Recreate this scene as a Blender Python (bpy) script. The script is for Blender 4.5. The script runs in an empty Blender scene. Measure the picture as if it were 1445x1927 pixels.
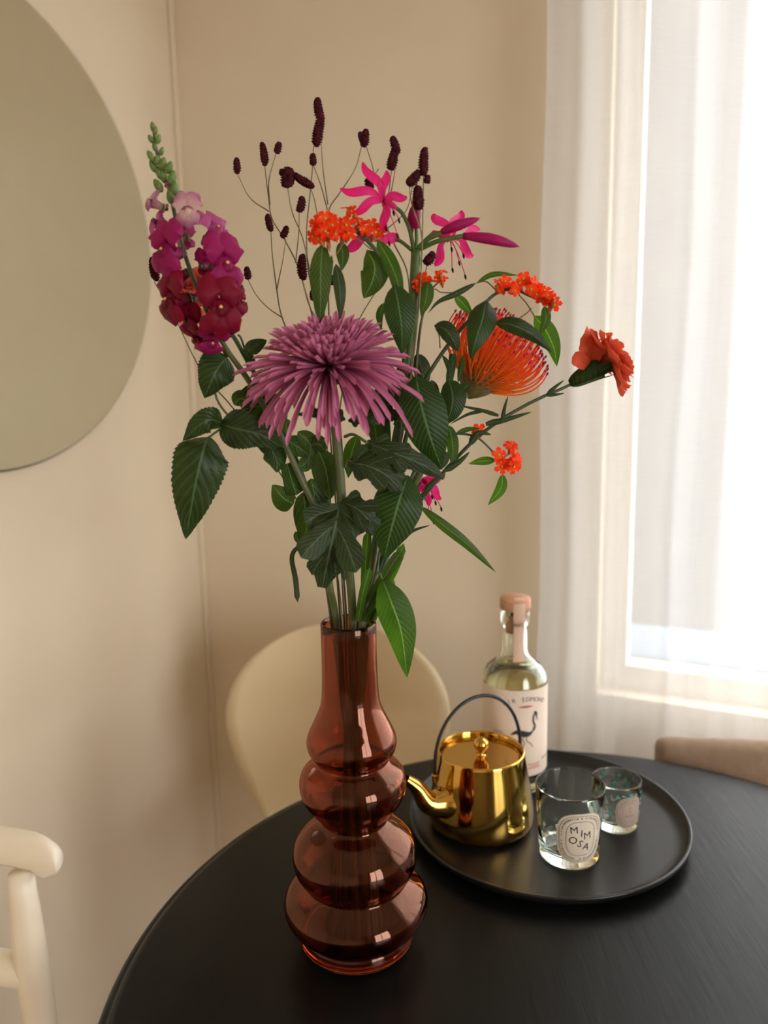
import bpy, bmesh, math, random
from math import sin, cos, pi, radians, sqrt, atan2, exp
from mathutils import Vector, Matrix, noise
random.seed(7)
V = Vector
sc = bpy.context.scene
COL = sc.collection

# ------------------------------------------------------------------ camera
FPX, PITCH, ROLL = 1520.0, .168, .0197
CAM = V((0, 0, 1.404))
cd = bpy.data.cameras.new('camera')
cd.sensor_fit = 'VERTICAL'; cd.sensor_height = 36; cd.lens = FPX / 1927 * 36
cd.clip_start = .02; cd.clip_end = 200
cd.dof.use_dof = True; cd.dof.focus_distance = .9; cd.dof.aperture_fstop = 3.1
co = bpy.data.objects.new('camera', cd); COL.objects.link(co)
co.matrix_world = Matrix.Translation(CAM) @ Matrix.Rotation(pi / 2 - PITCH, 4, 'X') @ Matrix.Rotation(-ROLL, 4, 'Z')
sc.camera = co

# ------------------------------------------------------------------ light
wd = bpy.data.worlds.new('overcast_sky'); sc.world = wd; wd.use_nodes = True
bg = wd.node_tree.nodes['Background']
bg.inputs[0].default_value = (.97, .985, 1, 1); bg.inputs[1].default_value = 7.2
sc.view_settings.view_transform = 'Standard'; sc.view_settings.look = 'None'
sc.view_settings.gamma = 1; sc.view_settings.use_curve_mapping = False
sc.view_settings.exposure = 0.72
sc.cycles.max_bounces = 14; sc.cycles.diffuse_bounces = 6; sc.cycles.glossy_bounces = 6
sc.cycles.transmission_bounces = 14; sc.cycles.transparent_max_bounces = 24
sc.cycles.sample_clamp_indirect = 6; sc.cycles.use_denoising = True
sc.cycles.caustics_refractive = True; sc.cycles.caustics_reflective = True; sc.cycles.blur_glossy = .5

# ------------------------------------------------------------------ room frame (rotated 25 degrees to the view)
AL = radians(25)
C0 = V((-.461, 1.99, 0))
U = V((cos(AL), -sin(AL), 0)); N = V((-sin(AL), -cos(AL), 0)); Z = V((0, 0, 1))
def RP(u, n, z): return C0 + U * u + N * n + Z * z
def ray(px, py):
    X = px - 722.5; Y = 963.5 - py
    c, s = cos(ROLL), sin(ROLL); x = X * c + Y * s; u = -X * s + Y * c
    c, s = cos(PITCH), sin(PITCH)
    return V((x, FPX * c + u * s, -FPX * s + u * c)) / FPX
VY = .856
def W(px, py, d=0.):           # a point of the bouquet: on the plane d behind the vase
    r = ray(px, py); return CAM + r * ((VY + d) / r.y)
def WY(px, py, y): return W(px, py, y - VY)
def WB(px, py, n=0.):          # a point on the back wall (n in front of it), as room u, z
    r = ray(px, py); t = ((C0 + N * n - CAM).dot(N)) / r.dot(N); P = CAM + r * t
    return (P - C0).dot(U), P.z
def portal(name, loc, nrm, w, h):
    l = bpy.data.lights.new(name, 'AREA'); l.shape = 'RECTANGLE'; l.size = w; l.size_y = h
    l.cycles.is_portal = True
    o = bpy.data.objects.new(name, l); COL.objects.link(o)
    o.location = loc; o.rotation_euler = nrm.to_track_quat('-Z', 'Y').to_euler()
RU, RN, RZ = 3.5, 4.2, 2.62
UWL = WB(1172, 1225)[0]; ZWB = WB(1300, 1330)[1]
UW0, UW1, ZW0, ZW1 = UWL - .05, RU - .18, ZWB, 2.42
SW0, SW1, SZ0, SZ1 = 1.5, 2.9, .35, 2.4   # side window added out of view on the right, to brighten the room
portal('added_window_portal', RP(RU + .2, (SW0 + SW1) / 2, (SZ0 + SZ1) / 2), -U, SW1 - SW0, SZ1 - SZ0)  # portal of the added side window
portal('daylight_window_front', RP((UW0 + UW1) / 2, -.2, (ZW0 + ZW1) / 2), N, UW1 - UW0, ZW1 - ZW0)

# ------------------------------------------------------------------ materials
def newmat(name):
    m = bpy.data.materials.new(name); m.use_nodes = True
    nt = m.node_tree; nt.nodes.clear()
    return m, nt, nt.nodes.new('ShaderNodeOutputMaterial')
def nd(nt, t, **kw):
    n = nt.nodes.new('ShaderNode' + t)
    for k, v in kw.items():
        if k.startswith('_'): setattr(n, k[1:], v)
        else: n.inputs[k.replace('__', ' ')].default_value = v
    return n
def c4(c): return tuple(c) + (1,)
def noisecol(nt, c1, c2, scale, coord='Object', detail=3, lo=.35, hi=.65, stretch=None):
    tc = nd(nt, 'TexCoord'); nz = nd(nt, 'TexNoise', Scale=scale, Detail=detail)
    if stretch:
        mp = nd(nt, 'Mapping'); mp.inputs['Scale'].default_value = stretch
        nt.links.new(tc.outputs[coord], mp.inputs[0]); nt.links.new(mp.outputs[0], nz.inputs[0])
    else: nt.links.new(tc.outputs[coord], nz.inputs[0])
    r = nd(nt, 'ValToRGB'); r.color_ramp.elements[0].position = lo; r.color_ramp.elements[1].position = hi
    r.color_ramp.elements[0].color = c4(c1); r.color_ramp.elements[1].color = c4(c2)
    nt.links.new(nz.outputs[0], r.inputs[0])
    return r.outputs[0], nz.outputs[0]
def bump(nt, h, strength, dist=.001):
    b = nd(nt, 'Bump', Strength=strength, Distance=dist); nt.links.new(h, b.inputs['Height']); return b.outputs[0]
def pmat(name, c1, c2=None, scale=20, rough=.6, metal=0, bmp=0, bscale=None, stretch=None, spec=.5, sheen=0, coat=0, transl=0, dist=.001):
    m, nt, out = newmat(name)
    p = nd(nt, 'BsdfPrincipled', Roughness=rough, Metallic=metal)
    p.inputs['Specular IOR Level'].default_value = spec
    if coat: p.inputs['Coat Weight'].default_value = coat; p.inputs['Coat Roughness'].default_value = .15
    if sheen: p.inputs['Sheen Weight'].default_value = sheen
    col, h = noisecol(nt, c1, c2 or [x * .9 for x in c1], scale, stretch=stretch)
    nt.links.new(col, p.inputs['Base Color'])
    if bmp:
        if bscale: _, h = noisecol(nt, c1, c1, bscale, stretch=stretch)
        nt.links.new(bump(nt, h, bmp, dist), p.inputs['Normal'])
    if transl:
        t = nd(nt, 'BsdfTranslucent'); nt.links.new(col, t.inputs[0])
        mx = nd(nt, 'MixShader'); mx.inputs[0].default_value = transl
        nt.links.new(p.outputs[0], mx.inputs[1]); nt.links.new(t.outputs[0], mx.inputs[2])
        nt.links.new(mx.outputs[0], out.inputs[0])
    else: nt.links.new(p.outputs[0], out.inputs[0])
    return m
def leafmat(name, dark, light, vein, nv=16, veinw=.16, rough=.42, transl=.3, vstr=.6, slant=.9, tl=None, bm=.4):
    m, nt, out = newmat(name); L = nt.links.new
    uv = nd(nt, 'UVMap'); sp = nd(nt, 'SeparateXYZ'); L(uv.outputs[0], sp.inputs[0])
    def mt(op, a, b=None, c=None):
        n = nd(nt, 'Math', _operation=op)
        for i, x in enumerate((a, b, c)):
            if x is None: continue
            if isinstance(x, (int, float)): n.inputs[i].default_value = x
            else: L(x, n.inputs[i])
        return n.outputs[0]
    a = mt('ABSOLUTE', mt('SUBTRACT', sp.outputs[1], .5))
    fr = mt('FRACT', mt('MULTIPLY', mt('SUBTRACT', sp.outputs[0], mt('MULTIPLY', a, slant * .5)), nv))
    side = mt('LESS_THAN', mt('ABSOLUTE', mt('SUBTRACT', fr, .5)), veinw * .5)
    mid = mt('LESS_THAN', a, .022)
    veinf = mt('MAXIMUM', mt('MULTIPLY', side, vstr), mid)
    soft = mt('MULTIPLY', mt('ABSOLUTE', mt('SUBTRACT', fr, .5)), 2)
    col, h = noisecol(nt, dark, light, 30, lo=.3, hi=.7)
    mx = nd(nt, 'MixRGB'); L(veinf, mx.inputs[0]); L(col, mx.inputs[1]); mx.inputs[2].default_value = c4(vein)
    p = nd(nt, 'BsdfPrincipled', Roughness=rough + .06); L(mx.outputs[0], p.inputs['Base Color']); p.inputs['Specular IOR Level'].default_value = .28
    L(bump(nt, soft, bm, .0012), p.inputs['Normal'])
    t = nd(nt, 'BsdfTranslucent'); tm = nd(nt, 'MixRGB', _blend_type='MULTIPLY'); tm.inputs[0].default_value = 1
    L(mx.outputs[0], tm.inputs[1]); tm.inputs[2].default_value = c4(tl or (1.6, 2.0, .7)); L(tm.outputs[0], t.inputs[0])
    ms = nd(nt, 'MixShader'); ms.inputs[0].default_value = transl
    L(p.outputs[0], ms.inputs[1]); L(t.outputs[0], ms.inputs[2]); L(ms.outputs[0], out.inputs[0])
    return m
def petalmat(name, cbase, ctip, transl=.35, rough=.55, stripes=0, pos=(0., 1.), sheen=.1):
    m, nt, out = newmat(name); L = nt.links.new
    uv = nd(nt, 'UVMap'); sp = nd(nt, 'SeparateXYZ'); L(uv.outputs[0], sp.inputs[0])
    r = nd(nt, 'ValToRGB'); r.color_ramp.elements[0].position = pos[0]; r.color_ramp.elements[1].position = pos[1]
    r.color_ramp.elements[0].color = c4(cbase); r.color_ramp.elements[1].color = c4(ctip); L(sp.outputs[0], r.inputs[0])
    tc = nd(nt, 'TexCoord'); mp = nd(nt, 'Mapping'); mp.inputs['Scale'].default_value = (1.5, 14, 1)
    L(uv.outputs[0], mp.inputs[0]); nz = nd(nt, 'TexNoise', Scale=2, Detail=2); L(mp.outputs[0], nz.inputs[0])
    mr = nd(nt, 'MapRange'); mr.inputs[3].default_value = .82; mr.inputs[4].default_value = 1.18; L(nz.outputs[0], mr.inputs[0])
    mx = nd(nt, 'MixRGB', _blend_type='MULTIPLY'); mx.inputs[0].default_value = 1; L(r.outputs[0], mx.inputs[1]); L(mr.outputs[0], mx.inputs[2])
    p = nd(nt, 'BsdfPrincipled', Roughness=rough); L(mx.outputs[0], p.inputs['Base Color']); p.inputs['Sheen Weight'].default_value = .02; p.inputs['Specular IOR Level'].default_value = .22
    L(bump(nt, nz.outputs[0], .25, .0006), p.inputs['Normal'])
    t = nd(nt, 'BsdfTranslucent'); L(mx.outputs[0], t.inputs[0])
    ms = nd(nt, 'MixShader'); ms.inputs[0].default_value = transl
    L(p.outputs[0], ms.inputs[1]); L(t.outputs[0], ms.inputs[2]); L(ms.outputs[0], out.inputs[0])
    return m
def glassmat(name, col, rough=0., ior=1.45):
    m, nt, out = newmat(name)
    tc = nd(nt, 'TexCoord'); nz = nd(nt, 'TexNoise', Scale=9., Detail=1); nt.links.new(tc.outputs['Object'], nz.inputs[0])
    g = nd(nt, 'BsdfGlass', Color=c4(col), Roughness=rough, IOR=ior)
    nt.links.new(bump(nt, nz.outputs[0], .02, .002), g.inputs['Normal'])
    nt.links.new(g.outputs[0], out.inputs[0]); return m
def panemat(name, tint=(1, 1, 1), f=.06):
    m, nt, out = newmat(name)
    t = nd(nt, 'BsdfTransparent', Color=c4(tint)); g = nd(nt, 'BsdfGlossy', Roughness=.02)
    ms = nd(nt, 'MixShader'); ms.inputs[0].default_value = f
    nt.links.new(t.outputs[0], ms.inputs[1]); nt.links.new(g.outputs[0], ms.inputs[2]); nt.links.new(ms.outputs[0], out.inputs[0]); return m
def sheermat(name):
    m, nt, out = newmat(name); L = nt.links.new
    uv = nd(nt, 'UVMap'); mp = nd(nt, 'Mapping'); mp.inputs['Scale'].default_value = (60, 900, 1); L(uv.outputs[0], mp.inputs[0])
    nz = nd(nt, 'TexNoise', Scale=1., Detail=2); L(mp.outputs[0], nz.inputs[0])
    mr = nd(nt, 'MapRange'); mr.inputs[3].default_value = .29; mr.inputs[4].default_value = .36; L(nz.outputs[0], mr.inputs[0])
    d = nd(nt, 'BsdfDiffuse', Color=(.80, .78, .74, 1)); t = nd(nt, 'BsdfTranslucent', Color=(.44, .435, .43, 1))
    m1 = nd(nt, 'MixShader'); m1.inputs[0].default_value = .38; L(d.outputs[0], m1.inputs[1]); L(t.outputs[0], m1.inputs[2])
    tr = nd(nt, 'BsdfTransparent', Color=(.97, .97, .97, 1)); m2 = nd(nt, 'MixShader'); L(mr.outputs[0], m2.inputs[0])
    L(m1.outputs[0], m2.inputs[1]); L(tr.outputs[0], m2.inputs[2]); L(m2.outputs[0], out.inputs[0]); return m
def s(r, g, b):   # sRGB 0..255 to linear
    f = lambda x: (x / 255 / 12.92) if x <= 10 else ((x / 255 + .055) / 1.055) ** 2.4
    return (f(r), f(g), f(b))
M = dict(
 wall=pmat('painted_wall', s(224, 211, 188), s(219, 205, 181), 3, .9, bmp=.15, bscale=220),
 trim=pmat('white_trim', s(228, 220, 205), s(222, 213, 198), 6, .5),
 ceil=pmat('ceiling_paint', s(236, 230, 220), s(230, 224, 214), 3, .9),
 floor=pmat('oak_floor', s(170, 138, 104), s(146, 114, 82), 4, .45, stretch=(1, 12, 1)),
 sheer=sheermat('sheer_curtain_fabric'),
 pane=panemat('window_glass'),
 facade=pmat('pale_render', s(84, 82, 79), s(78, 76, 74), 2, .95, bmp=.3, bscale=40),
 parapet=pmat('blue_grey_coping', s(96, 110, 124), s(88, 102, 116), 3, .8),
 ground=pmat('paved_street', s(120, 118, 114), s(104, 102, 98), 3, .9),
 black=pmat('black_painted_wood', (.0035, .0036, .0028), (.006, .006, .005), 5, .30, bmp=.3, bscale=30, stretch=(3.4, .35, 1), spec=.18, dist=.0012),
 tray=pmat('matt_black_tray', (.006, .006, .0055), (.009, .009, .008), 9, .33, bmp=.05, bscale=60, spec=.4),
 gold=pmat('polished_gold', (.58, .35, .07), (.62, .38, .09), 6, .06, metal=1),
 wire=pmat('dark_wire', (.02, .02, .025), (.03, .03, .035), 20, .35, metal=.6),
 cream=pmat('cream_shell', s(206, 186, 148), s(202, 181, 143), 4, .5),
 whitewood=pmat('white_painted_wood', s(236, 226, 206), s(230, 219, 198), 8, .4),
 chrome=pmat('steel_leg', (.6, .6, .6), (.55, .55, .55), 8, .2, metal=1),
 brown=pmat('brown_upholstery', s(158, 134, 112), s(146, 122, 100), 60, .85, bmp=.3, bscale=300, sheen=.2),
 mirror=pmat('mirror_silver', (.80, .84, .78), (.80, .84, .78), 2, .015, metal=1),
 mirror_edge=pmat('dark_mirror_edge', (.03, .03, .028), (.05, .05, .045), 10, .4),
 vase=glassmat('amber_rose_glass', (.73, .46, .35), ior=1.62),
 clear=glassmat('clear_glass', (.97, .985, .96)),
 green_glass=glassmat('pale_clear_glass', (.96, .98, .97)),
 liquid=glassmat('pale_yellow_liquid', (.985, .95, .72), ior=1.36),
 cork=pmat('stained_wood_stopper', s(200, 150, 118), s(186, 134, 104), 30, .6, stretch=(1, 1, 6)),
 corkin=pmat('natural_cork', s(196, 140, 104), s(170, 116, 84), 200, .8),
 paper=pmat('label_paper', s(226, 208, 192), s(220, 201, 184), 12, .7),
 paper2=pmat('oval_label_paper', s(214, 200, 180), s(206, 192, 171), 30, .7),
 paper3=pmat('taupe_label_paper', s(176, 156, 140), s(168, 148, 132), 30, .7),
 ink=pmat('black_ink', (.02, .02, .025), (.03, .03, .035), 40, .7),
 greyink=pmat('grey_ink', s(120, 108, 104), s(130, 118, 112), 40, .7),
 redink=pmat('rust_red_ink', s(176, 84, 58), s(166, 76, 52), 40, .7),
 sealp=pmat('paper_seal', s(208, 176, 152), s(200, 168, 144), 30, .7),
 wax=pmat('candle_wax', s(226, 216, 196), s(218, 208, 188), 30, .5),
 teal=pmat('teal_print', s(70, 150, 132), s(100, 165, 150), 60, .6),
 rosep=pmat('rose_print', s(176, 140, 132), s(150, 130, 124), 60, .6),
 Lvein=leafmat('glossy_dark_leaf', (.010, .028, .002), (.019, .046, .003), (.08, .15, .06), 17, .11, vstr=.75, transl=.16, bm=.2),
 Lmid=leafmat('mid_green_leaf', (.030, .060, .006), (.046, .084, .009), (.13, .20, .08), 13, .12, vstr=.25, transl=.35),
 Lbright=leafmat('bright_green_leaf', (.034, .085, .006), (.055, .118, .010), (.18, .28, .09), 16, .10, vstr=.25, transl=.45),
 Lgrey=leafmat('grey_green_leaf', (.015, .028, .007), (.029, .046, .011), (.08, .13, .07), 7, .18, vstr=.4, transl=.2, rough=.45, slant=1.6, bm=.25),
 Lserr=leafmat('crinkled_rose_leaf', (.013, .028, .003), (.026, .047, .006), (.06, .11, .05), 9, .3, vstr=.25, transl=.18, rough=.4, slant=1.2, bm=.35),
 Lsnap=leafmat('snapdragon_leaf', (.018, .042, .004), (.034, .066, .006), (.09, .16, .06), 6, .12, vstr=.2, transl=.35, slant=1.4),
 stem=pmat('green_stem', (.075, .13, .02), (.05, .095, .018), 40, .5),
 bud=pmat('fresh_green_bud', (.13, .20, .04), (.08, .15, .025), 60, .5),
 stemd=pmat('dark_stem', (.035, .06, .025), (.05, .08, .03), 40, .5),
 stemo=pmat('olive_stem', (.085, .10, .03), (.06, .075, .022), 40, .5),
 stemr=pmat('reddish_thin_stem', (.13, .085, .045), (.22, .22, .08), 25, .6),
 burg=pmat('burgundy_burr', (.016, .003, .004), (.085, .012, .018), 420, .9, spec=.12, bmp=.8, bscale=500),
 mum=petalmat('dusty_pink_petal', (.33, .05, .15), (.64, .22, .38), .3, pos=(.0, .8)),
 mumin=petalmat('deep_pink_petal', (.22, .035, .10), (.52, .17, .30), .3),
 nerine=petalmat('hot_pink_petal', (.80, .05, .28), (.72, .008, .16), .4),
 nbud=petalmat('deep_magenta_bud', (.42, .01, .12), (.34, .008, .12), .2),
 sn0=petalmat('pale_mauve_petal', (.75, .52, .47), (.45, .16, .30), .4, pos=(.25, .9)),
 sn1=petalmat('orchid_pink_petal', (.42, .07, .20), (.54, .11, .30), .4),
 sn2=petalmat('magenta_petal', (.27, .005, .075), (.36, .012, .125), .35),
 sn3=petalmat('crimson_petal', (.15, .001, .014), (.25, .003, .028), .35),
 yellow=pmat('yellow_palate', s(225, 170, 90), s(215, 150, 70), 60, .6),
 orange=petalmat('orange_petal', (.90, .13, .006), (.95, .040, .006), .35, pos=(.1,.6)),
 oranget=pmat('orange_green_tube', s(150, 110, 40), s(190, 100, 40), 80, .6),
 coral=petalmat('coral_petal', (.85, .20, .14), (.90, .26, .20), .4),
 carn=petalmat('burnt_coral_petal', (.50, .06, .02), (.72, .11, .05), .35),
 cushion=petalmat('pincushion_style', (.95, .30, .02), (.92, .075, .05), .5, pos=(.4, 1)),
 cushin=petalmat('orange_perianth_ribbon', (.55, .28, .03), (.85, .13, .02), .35),
 cushtip=pmat('crimson_pollen_tip', (.30, .004, .035), (.38, .01, .05), 60, .5),
 cone=pmat('olive_cone', s(98, 86, 58), s(120, 108, 50), 200, .8, bmp=.6, bscale=300),
)

# ------------------------------------------------------------------ builders
def mk(name, verts, faces, mat, parent=None, uv=None, smooth=True):
    me = bpy.data.meshes.new(name); me.from_pydata([tuple(v) for v in verts], [], faces); me.materials.append(mat)
    if smooth: me.polygons.foreach_set('use_smooth', [True] * len(me.polygons))
    if uv:
        l = me.uv_layers.new(name='UVMap'); d = []
        for p in me.polygons:
            for vi in p.vertices: d += uv[vi]
        l.data.foreach_set('uv', d)
    me.update()
    return link(name, me, parent)
def link(name, me, parent=None, mw=None):
    o = bpy.data.objects.new(name, me); COL.objects.link(o)
    if parent:
        o.parent = parent; o.matrix_parent_inverse = WM(parent).inverted()
    if mw is not None: o.matrix_basis = mw
    return o
def WM(o):
    m = o.matrix_basis.copy()
    if o.parent: m = WM(o.parent) @ o.matrix_parent_inverse @ m
    return m
def thing(name, loc, label, cat, group=None):
    o = bpy.data.objects.new(name, None); COL.objects.link(o); o.location = loc; o.empty_display_size = .02
    return tag(o, label, cat, group)
def tag(o, label, cat, group=None):
    o['label'] = label; o['category'] = cat
    if group: o['group'] = group
    return o
def struct(o): o['kind'] = 'structure'; return o
def frame_boxes(name, boxes, mat, parent=None, fr=None, bev=0):
    bm = bmesh.new(); fr = fr or RP
    for (a0, a1, b0, b1, c0, c1) in boxes:
        vs = [bm.verts.new(fr(a, b, c)) for a in (a0, a1) for b in (b0, b1) for c in (c0, c1)]
        for f in ((0, 1, 3, 2), (4, 6, 7, 5), (0, 4, 5, 1), (2, 3, 7, 6), (0, 2, 6, 4), (1, 5, 7, 3)): bm.faces.new([vs[i] for i in f])
    bmesh.ops.recalc_face_normals(bm, faces=bm.faces)
    if bev: bmesh.ops.bevel(bm, geom=list(bm.edges), offset=bev, segments=3, profile=.5, affect='EDGES')
    me = bpy.data.meshes.new(name); bm.to_mesh(me); bm.free(); me.materials.append(mat)
    if bev: me.polygons.foreach_set('use_smooth', [True] * len(me.polygons))
    return link(name, me, parent)
def XYZ(a, b, c): return V((a, b, c))
def cr(pts, k=6):    # Catmull-Rom
    pts = [V(p) for p in pts]
    if len(pts) < 3: return [pts[0].lerp(pts[-1], i / k) for i in range(k + 1)]
    P = [pts[0] * 2 - pts[1]] + pts + [pts[-1] * 2 - pts[-2]]; out = []
    for i in range(1, len(P) - 2):
        a, b, c, d = P[i - 1:i + 3]
        for j in range(k):
            t = j / k; out.append(.5 * ((2 * b) + (c - a) * t + (2 * a - 5 * b + 4 * c - d) * t * t + (3 * b - a - 3 * c + d) * t ** 3))
    out.append(pts[-1]); return out
def frames(P):
    T = [(P[min(i + 1, len(P) - 1)] - P[max(i - 1, 0)]).normalized() for i in range(len(P))]
    n = T[0].orthogonal().normalized(); F = []
    for t in T:
        n = (n - t * n.dot(t)).normalized(); F.append((t, n, t.cross(n)))
    return F
def tubegeo(P, R, sides=8, caps=True, closed=False, off=0, sq=1.):
    F = frames(P); vs = []; fs = []; uv = []; n = len(P)
    for i, (p, (t, a, b)) in enumerate(zip(P, F)):
        r = R(i / (n - 1)) if callable(R) else R
        for j in range(sides):
            g = 2 * pi * j / sides; vs.append(p + a * cos(g) * r + b * sin(g) * r * sq); uv.append((i / (n - 1), j / sides))
    for i in range(n - 1):
        for j in range(sides):
            k = (j + 1) % sides; fs.append((off + i * sides + j, off + i * sides + k, off + (i + 1) * sides + k, off + (i + 1) * sides + j))
    if caps:
        fs.append(tuple(off + j for j in reversed(range(sides)))); fs.append(tuple(off + (n - 1) * sides + j for j in range(sides)))
    return vs, fs, uv
def tube(name, pts, R, mat, parent=None, sides=8, k=6, sq=1.):
    v, f, u = tubegeo(cr(pts, k), R, sides, sq=sq); return mk(name, v, f, mat, parent, u)
def lathegeo(prof, seg=48, c=V((0, 0, 0)), closed=False):
    vs = []; fs = []; uv = []; idx = []
    for i, (z, r) in enumerate(prof):
        if r < 1e-6: idx.append([len(vs)] * seg); vs.append(c + V((0, 0, z))); uv.append((i / len(prof), 0))
        else:
            idx.append(list(range(len(vs), len(vs) + seg)))
            for j in range(seg):
                g = 2 * pi * j / seg; vs.append(c + V((r * cos(g), r * sin(g), z))); uv.append((i / len(prof), j / seg))
    m = len(prof)
    for i in range(m if closed else m - 1):
        A, B = idx[i], idx[(i + 1) % m]
        for j in range(seg):
            k = (j + 1) % seg; q = []
            for x in (A[j], A[k], B[k], B[j]):
                if x not in q: q.append(x)
            if len(q) > 2: fs.append(tuple(q))
    return vs, fs, uv
def lathe(name, prof, mat, parent=None, seg=48, c=(0, 0, 0), closed=False):
    v, f, u = lathegeo(prof, seg, V(c), closed); return mk(name, v, f, mat, parent, u)
def smoothprof(pts, k=5):
    return [(p.x, p.y) for p in cr([V((a, b, 0)) for a, b in pts], k)]
def placed(vs, M4): return [M4 @ v for v in vs]
def axes(origin, z, x=None):
    z = z.normalized(); x = (x or z.orthogonal()); x = (x - z * x.dot(z)).normalized(); y = z.cross(x)
    m = Matrix((x, y, z)).transposed().to_4x4(); m.translation = origin; return m

PROF = dict(
 lance=lambda t: max(0, sin(pi * t ** .75)) ** .85 * (1 - .15 * t),
 oval=lambda t: max(0, sin(pi * t ** .85)) ** .7,
 drop=lambda t: max(0, sin(pi * t ** .62)) ** .8,
 strap=lambda t: min(1, .75 + t * .4) * (1 - max(0, (t - .9) / .1) ** 2) ** .5,
 needle=lambda t: (1 - t) ** .6 * min(1, .5 + 3 * t),
 petal=lambda t: max(.05, sin(pi * (t ** 1.3) * .93 + .12)) ** .8,
 quill=lambda t: (.6 + .4 * t) * (1 - max(0, (t - .88) / .12) ** 2.2) ** .5 + .02,
 spoon=lambda t: (.35 + .65 * t ** .6) * (1 - max(0, (t - .72) / .28) ** 2.4) ** .5 + .02,
)
def lobed(t):
    b = max(0, sin(pi * t ** .62)) ** .65
    return b * (.50 + .5 * abs(sin(pi * (t * 3.15 + .12))) ** .75)
PROF['lobed'] = lobed
def bladegeo(pts, width, prof='lance', nrm=None, fold=.15, cup=0., wav=0., nu=14, nv=6, serr=0, k=None, twist=0., off=0, seed=0, slantl=0.):
    """a leaf or petal along pts: width profile, V fold, cup, wavy margin, teeth"""
    P = cr(pts, k or max(4, nu // max(1, len(pts) - 1)))
    L = [0]
    for a, b in zip(P, P[1:]): L.append(L[-1] + (b - a).length)
    tot = L[-1] or 1; n = len(P); vs = []; fs = []; uv = []
    pf = PROF[prof] if isinstance(prof, str) else prof
    T = [(P[min(i + 1, n - 1)] - P[max(i - 1, 0)]).normalized() for i in range(n)]
    for i in range(n):
        t = L[i] / tot; nm = nrm if nrm is not None else (CAM - P[i])
        sd = T[i].cross(nm)
        if sd.length < 1e-6: sd = T[i].orthogonal()
        sd.normalize(); up = sd.cross(T[i]).normalized()
        if twist:
            q = Matrix.Rotation(twist * t, 3, T[i]); sd = q @ sd; up = q @ up
        w = pf(min(1, max(0, t))) * width / 2
        if serr: w *= 1 + serr * ((t * 22) % 1 - .5)
        for j in range(nv + 1):
            x = j / nv * 2 - 1
            z = fold * abs(x) * w + cup * x * x * w + wav * sin(t * 17 + seed + (1.3 if x > 0 else 0)) * abs(x) ** 2 * width
            sl = T[i] * (abs(x) * w * slantl)
            vs.append(P[i] + sd * x * w + up * z + sl); uv.append((t, j / nv))
    for i in range(n - 1):
        for j in range(nv):
            a = off + i * (nv + 1) + j; fs.append((a, a + 1, a + nv + 2, a + nv + 1))
    return vs, fs, uv
def blade(name, pts, width, mat, parent, **kw):
    v, f, u = bladegeo(pts, width, **kw); return mk(name, v, f, mat, parent, u)
S = 1 / 1640.     # metres per photo pixel at the bouquet
def wpts(L, d0=0.):
    """[(px, py[, depth])...] to world points"""
    return [W(p[0], p[1], d0 + (p[2] if len(p) > 2 else 0)) for p in L]
def leaf(parent, L, wpx, mat, d=0., bow=.006, **kw):
    """leaf drawn from base to tip; bow = how far its middle comes towards the viewer"""
    if len(L) == 2:
        a, b = L; L = [a, ((a[0] + b[0]) / 2, (a[1] + b[1]) / 2, ((a[2] if len(a) > 2 else 0) + (b[2] if len(b) > 2 else 0)) / 2 - bow), b]
    kw.setdefault('fold', -.22); kw.setdefault('seed', random.random() * 6)
    return blade('leaf', wpts(L, d), wpx * S * 1.06, M[mat], parent, **kw)
def join(gs):
    vs = []; fs = []; uv = []
    for v, f, u in gs:
        o = len(vs); vs += v; fs += [tuple(x + o for x in q) for q in f]; uv += u
    return vs, fs, uv

# ================================================================== room
TH = .12
struct(frame_boxes('floor', [(-TH, RU + TH, -TH, RN + TH, -.1, 0)], M['floor']))
struct(frame_boxes('ceiling', [(-TH, RU + TH, -TH, RN + TH, RZ, RZ + .1)], M['ceil']))
struct(frame_boxes('wall_left', [(-TH, 0, -TH, RN + TH, 0, RZ)], M['wall']))
struct(frame_boxes('wall_right', [(RU, RU + TH, -TH, SW0, 0, RZ), (RU, RU + TH, SW1, RN + TH, 0, RZ), (RU, RU + TH, SW0, SW1, 0, SZ0), (RU, RU + TH, SW0, SW1, SZ1, RZ)], M['wall']))
struct(frame_boxes('wall_back', [(0, UW0, -TH, 0, 0, RZ), (UW1, RU, -TH, 0, 0, RZ), (UW0, UW1, -TH, 0, 0, ZW0), (UW0, UW1, -TH, 0, ZW1, RZ)], M['wall']))
struct(frame_boxes('wall_front', [(0, RU, RN, RN + TH, 0, RZ)], M['wall']))
struct(frame_boxes('trim_1', [(0, .012, 0, .012, 0, RZ)], M['wall'], bev=.003))
def window(name, u0, u1, n0, n1, z0, z1, muls):
    fr = struct(frame_boxes(name, [(u0, u0 + .05, n0, n1, z0, z1), (u1 - .05, u1, n0, n1, z0, z1), (u0 + .05, u1 - .05, n0, n1, z0, z0 + .05), (u0 + .05, u1 - .05, n0, n1, z1 - .05, z1)], M['trim']))
    for (a, b, c, d) in muls: frame_boxes('glazing_bar', [(a, b, n0 + .01, n1 - .01, c, d)], M['trim'], fr)
    m = (n0 + n1) / 2
    frame_boxes('pane', [(u0 + .05, u1 - .05, m - .002, m + .002, z0 + .05, z1 - .05)], M['pane'], fr)
    return fr
mid = (UW0 + UW1) / 2 + .05
window('window_1', UW0, UW1, -.10, -.05, ZW0, ZW1, [(mid, mid + .045, ZW0 + .05, ZW1 - .05)])
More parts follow.
